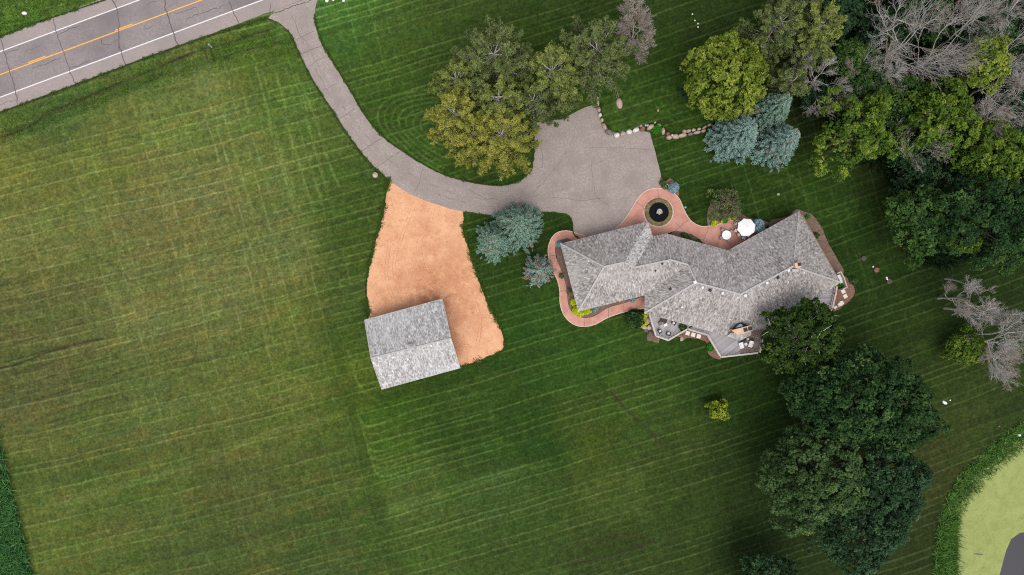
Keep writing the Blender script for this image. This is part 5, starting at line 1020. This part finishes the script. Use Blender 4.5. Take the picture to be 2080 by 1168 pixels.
M['l_blue'] = leaf_mat('needle_blue', (42, 66, 62), (136, 170, 160), (158, 134, 118), .12); M['l_bluesh'] = leaf_mat('needle_pale_blue', (84, 116, 122), (156, 186, 192), None, .12); M['l_bluegreen'] = leaf_mat('needle_blue_green', (36, 60, 50), (124, 162, 142), (158, 134, 114), .12)
M['l_pine'] = leaf_mat('needle_pine', (40, 48, 28), (104, 110, 66), (136, 134, 82), .12); M['l_pineyel'] = leaf_mat('needle_yellow', (68, 76, 30), (154, 156, 70), (178, 170, 84), .12); M['l_pinegrn'] = leaf_mat('needle_green', (50, 64, 30), (132, 144, 72), (160, 162, 86), .12); M['l_pinedark'] = leaf_mat('needle_dark', (46, 58, 32), (112, 126, 72), (136, 142, 84), .12)
M['l_fresh'] = leaf_mat('leaf_fresh', (30, 92, 22), (76, 150, 44)); M['l_sage'] = leaf_mat('leaf_sage', (50, 68, 40), (104, 120, 72), (140, 140, 90))
def mulch_off(): pass
# top centre pine group
G = 'trees of the pine clump by the forecourt'
pine(1003, 124, 80, 14, 1, 'l_pinedark', 'olive-dark pine at the top of the clump beside the driveway', G, z=10)
pine(1118, 160, 64, 14, 2, 'l_pinegrn', 'green pine with pale branches, nearest the forecourt entrance', G, z=9)
pine(1206, 118, 76, 13, 3, 'l_pinedark', 'fine needled dark pine touching the bare tan tree', G, z=8)
pine(930, 172, 52, 12, 4, 'l_pinegrn', 'small green pine on the left shoulder of the clump', G, z=8)
pine(1012, 208, 60, 15, 5, 'l_pinegrn', 'green pine in the middle of the clump', G, z=11)
pine(928, 244, 58, 14, 6, 'l_pineyel', 'yellowing pine on the far left of the clump', G, z=9, density=1.2)
pine(1018, 286, 66, 14, 7, 'l_pineyel', 'yellowing pine at the bottom of the clump above the driveway bend', G, z=9, density=1.2)
pine(965, 280, 56, 12, 16, 'l_pineyel', 'yellowing pine between the far left and the bottom ones of the clump', G, z=8, density=1.1)
pine(1082, 214, 46, 12, 8, 'l_pinedark', 'shaded pine overhanging the forecourt corner', G, z=8)
pine(1138, 208, 34, 9, 17, 'l_pinedark', 'low dark pine leaning over the top left of the forecourt', G, z=5)
bare_tree(1300, 60, 7, 4.2, 10, 11, 'tan leafless tree alone on the top lawn beside the dark pine', mat='deadtan', density=1.1, up=.5, twig=.016, clear=.2, fork=True)
leaf_tree(1478, 152, 82, 12, 21, 'l_lime', 'round lime green broadleaf tree above the blue spruces', lobe=1.05, leaf=.26, flat=.8, sub=17, skirt=-.35, irregular=.04)
# pines right of the lime tree
G = 'olive pines right of the lime tree'
pine(1572, 58, 58, 13, 31, 'l_pinedark', 'olive pine with pale inner branches at the top, right of the lime tree', G, z=9); pine(1655, 62, 58, 13, 32, 'l_pinegrn', 'olive pine with orange-tinted tips near the leaning bare trunk', G, z=9)
pine(1612, 8, 52, 13, 33, 'l_pinedark', 'dark pine cut by the top edge of the picture, right of the lime tree', G, z=9); pine(1592, 178, 42, 10, 34, 'l_pinedark', 'dull pine squeezed between the lime tree and the blue spruces', G, z=6)
pine(1620, 110, 44, 10, 35, 'l_pinedark', 'brownish thinning pine above the bare tree', G, z=5, density=.8)
# spruces
spruce(1478, 287, 53, 12.5, 41, 'l_blue', 'broad silvery blue spruce, left of the cluster of three'); spruce(1562, 301, 47, 11.5, 42, 'l_blue', 'silvery blue spruce, right of the cluster of three', dead=.04); spruce(1543, 240, 46, 12.5, 43, 'l_bluegreen', 'greener blue spruce at the top of the cluster of three', dead=.06)
spruce(1052, 462, 55, 12, 44, 'l_bluegreen', 'large blue-green spruce standing at the driveway edge', dead=.02); spruce(1005, 492, 42, 9.5, 45, 'l_bluegreen', 'smaller blue-green spruce merging with the large one at its lower left', dead=.02)
spruce(1092, 550, 35, 7.5, 46, 'l_blue', 'sparse blue spruce with dead brown twigs by the curved path', dead=.30, density=.62)
bt = bare_segs(3.2, 3.0, 47, .55, .06, (0, 0), .1, .15, .018); g_ = P(1092, 550, 0); o = link('dead_twigs', tubes_mesh('dead_twigs', bt, 3), M['deadtan']); spt = [x for x in C.objects if x.name.startswith('spruce_tree')][-1]; o.parent = spt
# round shrubs
def shrub(px, py, R, h, seed, mat, label, group=None, name='shrub', lobe=.35, leaf=.13, **kw): return leaf_tree(px, py, R, h, seed, mat, label, group, name, 'shrub', lobe=lobe, leaf=leaf, z=h * .5, trunk=True, **kw)
shrub(1368, 381, 10.5, 1.6, 51, 'l_bluesh', 'clipped round pale blue shrub beside the entry path', flat=.9, irregular=.03, lobe=.28)
shrub(1537, 460, 15, 1.9, 52, 'l_bluesh', 'blue shrub behind the white parasol', irregular=.05); shrub(1137, 496, 5, .9, 53, 'l_bluesh', 'small blue shrub at the upper left corner of the roof'); shrub(1284, 608.5, 4.5, .8, 54, 'l_bluesh', 'small blue shrub below the roof, where the curved path meets the house'); shrub(1208, 627, 4, .7, 55, 'l_bluesh', 'small blue shrub under the lower left eave')
shrub(1290, 647, 19, 1.7, 56, 'l_dark', 'dark green domed shrub between curved path and west deck', flat=.8, irregular=.03, lobe=.4, leaf=.14)
for px, py, R, lb in [(1166, 613, 7, 'chartreuse shrub left of the lower roof corner'), (1171, 631, 8, 'chartreuse shrub below the lower roof corner'), (1180, 634, 7, 'chartreuse shrub just right of the lower roof corner'), (1193, 631, 6.5, 'chartreuse shrub farthest right along the lower eave'), (1309, 640, 6, 'chartreuse shrub at the deck corner behind the dark domed shrub'), (1306, 656, 7, 'chartreuse shrub at the foot of the dark domed shrub')]: shrub(px, py, R, .8, int(px), 'l_chart', lb, 'chartreuse shrubs by the house', lobe=.25, leaf=.11)
leaf_tree(1459, 833, 20, 3.2, 61, 'l_yg', 'small yellow-green tree alone on the south lawn', lobe=.45, leaf=.2, sub=14, skirt=-.5, irregular=.18, nl=42)
leaf_tree(1474, 414, 33, 4.0, 62, 'l_sage', 'airy thin-leaved ornamental tree in the flower bed by the patio', lobe=.5, leaf=.15, sub=8, per=5, gap=.25, irregular=.15, showlimb=.1)
for i, (px, py, R, lb) in enumerate([(1452, 452, 5, 'yellow flowering mound at the edge of the entry path, left of the bed'), (1448, 457, 4, 'yellow flowering mound lowest in the bed'), (1467, 449, 2.5, 'single yellow bloom left of the green clump by the patio'), (1480, 445, 2.5, 'single yellow bloom right of the green clump by the patio'), (1491, 442.5, 3.2, 'yellow bloom nearest the parasol')]): shrub(px, py, R, .5, 70 + i, 'l_chart', lb, 'yellow flowers by the patio', 'flower_clump', lobe=.16, leaf=.09)
for i, (px, py, R, mt, lb) in enumerate([(1472, 446, 6, 'l_fresh', 'fresh green clump at the patio edge of the flower bed'), (1462, 436, 9, 'l_sage', 'dull green perennials in the middle of the flower bed'), (1450, 440, 8, 'l_sage', 'dull green perennials at the left of the flower bed'), (1490, 430, 9, 'l_sage', 'dull green perennials below the airy tree'), (1504, 418, 7, 'l_mid', 'green perennials right of the airy tree'), (1335, 262, 9, 'l_fresh', 'bright fern-like plant in the gap of the stone wall'), (1443, 705, 7, 'l_fresh', 'bright leafy plant in the bed left of the south deck'), (1385, 664.5, 7, 'l_mid', 'potted green plant at the eave of the west deck'), (1640, 440, 3, 'l_fresh', 'tiny green plant by the north-east roof tip'), (1657, 478, 5, 'l_mid', 'green tuft in the bed along the east roof edge'), (1705, 578, 5, 'l_fresh', 'green plant inside the east corner of the railing'), (1733, 570, 7, 'l_mid', 'light weedy shrub beside the screen wall'), (1346, 372, 5, 'l_mid', 'small green plant at the top right corner of the forecourt edge'), (1351, 380, 4, 'l_sage', 'pale herb between the forecourt and the round blue shrub'), (1390, 478, 5, 'l_mid', 'low plant in the bed under the middle eave, left'), (1404, 484, 6, 'l_sage', 'low plant in the bed under the middle eave, centre'), (1418, 492, 5, 'l_mid', 'low plant in the bed under the middle eave, right'),
                                             (1381, 188, 5.5, 'l_deep', 'left shrub in the round mulch bed'), (1394, 186, 6, 'l_deep', 'upper right shrub in the round mulch bed'), (1390, 198, 5, 'l_deep', 'lower shrub in the round mulch bed'), (1140, 560, 4, 'l_sage', 'low plant left of the roof in the curved bed, upper'), (1156, 592, 4, 'l_sage', 'low plant left of the roof in the curved bed, lower'), (1478, 700, 4, 'l_deep', 'dark plant')][:-1]):
    z0 = zd if 'potted' in lb else 0; s_ = shrub(px, py, R, .7, 80 + i, mt, lb, 'garden plants', 'garden_plant', lobe=.22, leaf=.13, flat=.9); s_.location.z = z0
# deciduous trees
WG = 'trees of the right-hand wood'
leaf_tree(1735, 270, 76, 12, 101, 'l_bright', 'bright green tree at the left edge of the wood, above the lawn', WG, sub=15, gap=.2, leaf=.28, irregular=.24); leaf_tree(1905, 240, 74, 13, 102, 'l_bright', 'bright green tree in the middle of the wood', WG, gap=.2, leaf=.28, irregular=.26)
leaf_tree(2030, 322, 72, 12, 103, 'l_bright', 'bright green tree at the right picture edge above the dark green mass', WG, gap=.1, leaf=.28); leaf_tree(1988, 136, 42, 15, 104, 'l_lime', 'yellow-green tree among the bare crowns', WG, leaf=.28); leaf_tree(1738, 128, 46, 8, 105, 'l_mid', 'low green tree under the leaning bare trunk', WG, gap=.2)
leaf_tree(1775, 172, 44, 8, 106, 'l_mid', 'low green tree under the small bare crown', WG, gap=.2); leaf_tree(1838, 208, 52, 9, 107, 'l_mid', 'mid green tree left of the central bright tree', WG, gap=.15); leaf_tree(1880, 18, 60, 8, 108, 'l_dark', 'dark tree at the top edge behind the great bare tree', WG, gap=.15)
leaf_tree(1700, 14, 50, 7, 109, 'l_deep', 'dark tree at the top edge left of the leaning bare trunk', WG, gap=.15); leaf_tree(1800, 80, 60, 6, 110, 'l_deep', 'dark undergrowth tree beneath the great bare tree', WG, gap=.2)
leaf_tree(1880, 448, 68, 11, 111, 'l_mid', 'dark green tree at the lower left of the dark mass, facing the lawn', WG, gap=.1, leaf=.3); leaf_tree(1962, 440, 82, 14, 112, 'l_dark', 'largest dark green tree in the middle of the dark mass', WG, leaf=.3, gap=.28, irregular=.36, lobe=1.4); leaf_tree(2055, 455, 78, 13, 113, 'l_dark', 'dark green tree of the mass at the right picture edge', WG, leaf=.3, gap=.28, irregular=.36, lobe=1.4)
leaf_tree(1945, 476, 36, 11, 121, 'l_bright', 'yellower green patch tree low on the front of the dark mass', WG, gap=.1); leaf_tree(1858, 330, 50, 6, 114, 'l_deep', 'dull dark tree between the two bright ones, under the brown bare crown', WG, gap=.25); leaf_tree(1660, 200, 34, 5, 115, 'l_deep', 'dark low tree at the wood corner below the bare crown', WG, gap=.2)
leaf_tree(1950, 360, 60, 7, 116, 'l_deep', 'very dark tree in the gap above the dark mass', WG, gap=.2); leaf_tree(2050, 240, 55, 7, 117, 'l_deep', 'dark tree under the bare crowns at the right edge', WG, gap=.25); leaf_tree(2010, 60, 64, 7, 118, 'l_deep', 'dark tree under the bare crowns of the top right corner', WG, gap=.25)
leaf_tree(1935, 140, 50, 6, 122, 'l_deep', 'dark tree beneath the right half of the great bare tree', WG, gap=.25); leaf_tree(2110, 150, 60, 8, 123, 'l_deep', 'dark tree partly outside the right picture edge, near the top', WG, gap=.2); leaf_tree(2110, 380, 60, 10, 124, 'l_dark', 'dark tree partly outside the right picture edge, by the bright one', WG, gap=.1)
leaf_tree(1962, 706, 36, 4.5, 119, 'l_bright', 'small bright green tree below the right-hand bare tree', 'small trees at the right lawn edge', lobe=.7, leaf=.2, sub=14); leaf_tree(2040, 525, 30, 7, 120, 'l_mid', 'green tree fringe above the upper bare trunks', WG, gap=.2)
leaf_tree(1634, 690, 80, 12, 171, 'l_birch', 'glossy green tree with white branches overhanging the house corner', showlimb=.03, irregular=.07, lobe=.85, leaf=.24, gap=0, bark='whitebark', sub=16)
BG = 'big trees below the house'
leaf_tree(1736, 808, 104, 15, 132, 'l_dark', 'broad dark green tree, upper of the group below the house', BG, lobe=1.25, leaf=.3, irregular=.12); leaf_tree(1822, 840, 76, 14, 133, 'l_dark', 'dark green tree on the right side of the group, towards the pond', BG, lobe=1.25, leaf=.3); leaf_tree(1660, 810, 60, 12, 138, 'l_dark', 'dark tree on the left shoulder of the upper group', BG, lobe=1.2, leaf=.3)
leaf_tree(1664, 975, 106, 14.5, 134, 'l_muted', 'great muted green tree, lighter than those around it', BG, lobe=.95, leaf=.26, flat=.8, sub=17, irregular=.1); leaf_tree(1806, 975, 74, 12.5, 135, 'l_deep', 'blue-green tree right of the muted green one', BG, lobe=1.0, leaf=.27)
leaf_tree(1748, 1082, 84, 13, 136, 'l_deep', 'blue-green tree below the muted green one', BG, lobe=1.05, leaf=.27); leaf_tree(1566, 1206, 70, 10, 137, 'l_deep', 'very dark tree cut by the bottom edge of the picture', BG, leaf=.27); leaf_tree(1800, 1060, 40, 9, 139, 'l_deep', 'narrow blue-green tree at the lower right of the group', BG, lobe=.9, leaf=.26)
# bare trees
bare_tree(1665, 160, 7, 5.4, 10, 231, 'pale leafless crown at the wood corner, above the blue spruces', density=1.15, up=.1, tr=.26)
bare_tree(1744, 96, 0, 5.2, 17, 202, 'leafless tree whose thick bare trunk leans up from the wood corner', lean=(2.2, 4.0), density=.9, tr=.42, up=.35, clear=.45, base=True)
bare_tree(1815, 100, 9, 8.6, 16, 203, 'great pale leafless crown, left half of the double bare crown', density=1.0, tr=.34, lean=(.5, 1)); bare_tree(1892, 118, 9, 9.2, 16, 204, 'great pale leafless crown, right half of the double bare crown', density=1.0, tr=.34)
bare_tree(1762, 132, 8, 3.8, 11, 205, 'small leafless crown left of the great double one'); bare_tree(1815, 170, 9, 4.0, 12, 206, 'small pale leafless crown hanging below the great double one', density=1.1)
bare_tree(2020, 40, 9, 7.5, 15, 207, 'leafless crown in the top right corner'); bare_tree(1960, 70, 9, 5.5, 14, 208, 'greyish leafless crown between the great one and the corner one', density=.9); bare_tree(2055, 110, 9, 7.0, 15, 209, 'leafless crown at the right edge below the corner one')
bare_tree(2030, 175, 9, 6.4, 14, 210, 'dim leafless crown right of the yellow-green tree'); bare_tree(2015, 228, 8, 5.2, 12, 211, 'dull purple leafless crown above the right-hand bright green tree', density=1.1); bare_tree(1868, 310, 8, 5.8, 12, 212, 'brown half-dead crown between the bright green trees', density=.9)
bare_tree(2085, 215, 8, 5.5, 13, 218, 'leafless crown sliced by the right picture edge'); bare_tree(2075, 20, 8, 6, 14, 219, 'leafless crown at the very top right corner')
bare_tree(1905, 606, 0, 3.8, 13, 213, 'leafless tree on the right lawn edge, topmost bare trunk seen lying outward', base=True, clear=.12, tr=.2, density=1.3, up=.25, twig=.01); bare_tree(1920, 566, 0, 2.6, 13, 220, 'slender leafless tree just below the dark green mass', base=True, clear=.4, tr=.18, density=.6); bare_tree(1918, 626, 0, 3.2, 16, 214, 'leafless tree with a long pale trunk, lower of the close pair', base=True, clear=.72, tr=.22, density=.7)
bare_tree(1965, 694, 0, 5.0, 12, 215, 'broad leafless tree behind the small bright green tree', base=True, clear=.22, tr=.24, density=1.35, up=.3, twig=.01); bare_tree(1990, 716, 2, 4.2, 10, 216, 'low spreading leafless tree at the right edge above the pond lawn', density=1.1, clear=.3, up=.3); bare_tree(2028, 636, 0, 3.5, 14, 217, 'leafless tree at the right picture edge between the two bare groups', base=True, clear=.6, tr=.22); bare_tree(1985, 678, 0, 3.6, 12, 221, 'thin leafless tree directly above the broad one', base=True, clear=.45, tr=.2, density=.8)

# ------------------------------------------------------------------ uncountable growth
def tufts(name, poly, n, seed, mat, hgt=.6, w=.07, lean=.5, z=0.0, dirn=None, kind='stuff', zf=None, clump=.5):
    q = rng(seed); a = np.array(poly, float); lo = a.min(0); hi = a.max(0); pts = lo + (hi - lo) * q.random((n * 3, 2)); keep = inside(pts[:, 0], pts[:, 1], poly)
    den_ = fbm(pts[:, 0] / 18, pts[:, 1] / 18, seed + 4, 3); keep &= (den_ > q.random(len(pts)) * clump); pts = pts[keep][:n]; N = len(pts)
    x = (pts[:, 0] - 1040) * S; y = (584 - pts[:, 1]) * S; hh = hgt * q.uniform(.5, 1.3, N) * (.6 + .8 * fbm(pts[:, 0] / 14, pts[:, 1] / 14, seed + 9, 2))
    d = q.normal(0, lean, (N, 2)); d = d + (np.array(dirn) if dirn is not None else 0)
    zz = z if zf is None else zf(pts[:, 0], pts[:, 1]); c = np.stack([x + d[:, 0] * hh * .5, y + d[:, 1] * hh * .5, zz + hh * .5], 1); al = np.stack([d[:, 0], d[:, 1], np.full(N, 1.0)], 1)
    nn = np.stack([q.normal(0, 1, N), q.normal(0, 1, N), np.full(N, .9)], 1); tt = .4 + .5 * (fbm(pts[:, 0] / 10, pts[:, 1] / 10, seed + 7, 3) - .5) + q.normal(0, .16, N)
    o = link(name, quads_mesh(name, c, nn, al, np.full(N, w) * q.uniform(.6, 1.4, N), hh * np.linalg.norm(al, axis=1), tt), M[mat]); return tag(o, kind=kind)
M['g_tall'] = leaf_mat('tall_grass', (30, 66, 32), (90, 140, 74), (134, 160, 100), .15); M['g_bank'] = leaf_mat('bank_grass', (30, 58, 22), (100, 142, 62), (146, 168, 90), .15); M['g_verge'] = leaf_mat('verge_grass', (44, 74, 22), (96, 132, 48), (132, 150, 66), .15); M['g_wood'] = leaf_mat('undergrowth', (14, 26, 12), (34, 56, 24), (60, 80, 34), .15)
tufts('tall_grass', [(-120, 700), (-10, 860), (20, 980), (45, 1080), (66, 1170), (110, 1350), (-160, 1350)], 42000, 1, 'g_tall', .75, .11, .8, dirn=(.1, -.35))
bankring = [p for p in BANK] + [p for p in SHORE[::-1]]
def bz(px, py): return -0.9 * sstep(0, 38, dist_line(px, py, BANK))
tufts('bank_grass', bankring, 80000, 2, 'g_bank', .5, .10, 1.1, zf=bz, clump=.95)
tufts('reeds', [(1912, 1060), (1948, 1050), (1946, 1180), (1960, 1240), (1915, 1240), (1904, 1130)], 5000, 3, 'g_bank', .9, .09, .7, zf=bz, dirn=(.3, -.1)); tufts('shore_sprigs', [(p[0] + 7, p[1] + 5) for p in SHORE[2:13]] + [(p[0] - 4, p[1] - 3) for p in SHORE[2:13]][::-1], 3500, 4, 'g_bank', .6, .09, .8, z=-.8, dirn=(.4, -.4), clump=.9)
tufts('verge_grass', [(-150, 95), (0, 70), (110, 30), (205, -2), (260, -25), (200, -120), (-150, -120)], 16000, 5, 'g_verge', .35, .09, .9)
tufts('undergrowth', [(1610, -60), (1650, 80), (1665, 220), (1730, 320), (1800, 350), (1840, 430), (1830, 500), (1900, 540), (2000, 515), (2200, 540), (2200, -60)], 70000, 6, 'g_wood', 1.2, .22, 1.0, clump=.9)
tufts('ditch_grass', [(0, 238), (160, 180), (360, 102), (540, 45), (575, 60), (600, 110), (540, 120), (430, 140), (200, 220), (0, 300)], 22000, 7, 'g_verge', .22, .07, 1.0, zf=lambda px, py: -0.45 * np.exp(-(dist_line(px, py, RL) * S / 2.0) ** 2), clump=.9)

def margin(pts, wdt, name, n, seed, closed=False, hgt=.16):
    """grass creeping over an edge"""
    q = rng(seed); p = np.array(smooth_poly(pts, closed, 6) if not closed else pts + pts[:1], float); sg = np.diff(p, axis=0); ln = np.hypot(sg[:, 0], sg[:, 1]); cum = np.concatenate([[0], np.cumsum(ln)])
    s = q.random(n) * cum[-1]; x = np.interp(s, cum, p[:, 0]); y = np.interp(s, cum, p[:, 1]); k = vn(s / 6, s * 0 + seed, 500 + seed) ** 2 * 2.2
    x = x + q.normal(0, wdt, n) * k; y = y + q.normal(0, wdt, n) * k; X_ = (x - 1040) * S; Y_ = (584 - y) * S; hh = hgt * q.uniform(.5, 1.4, n)
    al = np.stack([q.normal(0, 1.2, n), q.normal(0, 1.2, n), np.ones(n)], 1)
    o = link(name, quads_mesh(name, np.stack([X_, Y_, .06 + hh * .4], 1), np.stack([q.normal(0, 1, n), q.normal(0, 1, n), np.full(n, 1.2)], 1), al, np.full(n, .07), hh * 1.6, .3 + q.normal(0, .18, n)), M['g_edge']); return tag(o, kind='stuff')
M['g_edge'] = leaf_mat('edge_grass', (44, 68, 22), (84, 110, 40), (120, 130, 62), .15)
margin(sand[:9], 2.2, 'yard_edge_grass', 9000, 1); margin(sand[11:23], 2.2, 'yard_edge_grass', 9000, 2)
margin(drive[2:13], .9, 'driveway_edge_grass', 7000, 3); margin(drive[13:26][3:], .8, 'driveway_edge_grass', 3500, 4); margin(drive[42:-3], .9, 'driveway_edge_grass', 9000, 5); margin([(0, 229), (155, 172), (360, 95), (540, 37)], 1.3, 'road_edge_grass', 9000, 6); margin([(-40, 92), (60, 52), (215, 0)], 1.3, 'road_edge_grass', 4000, 7)
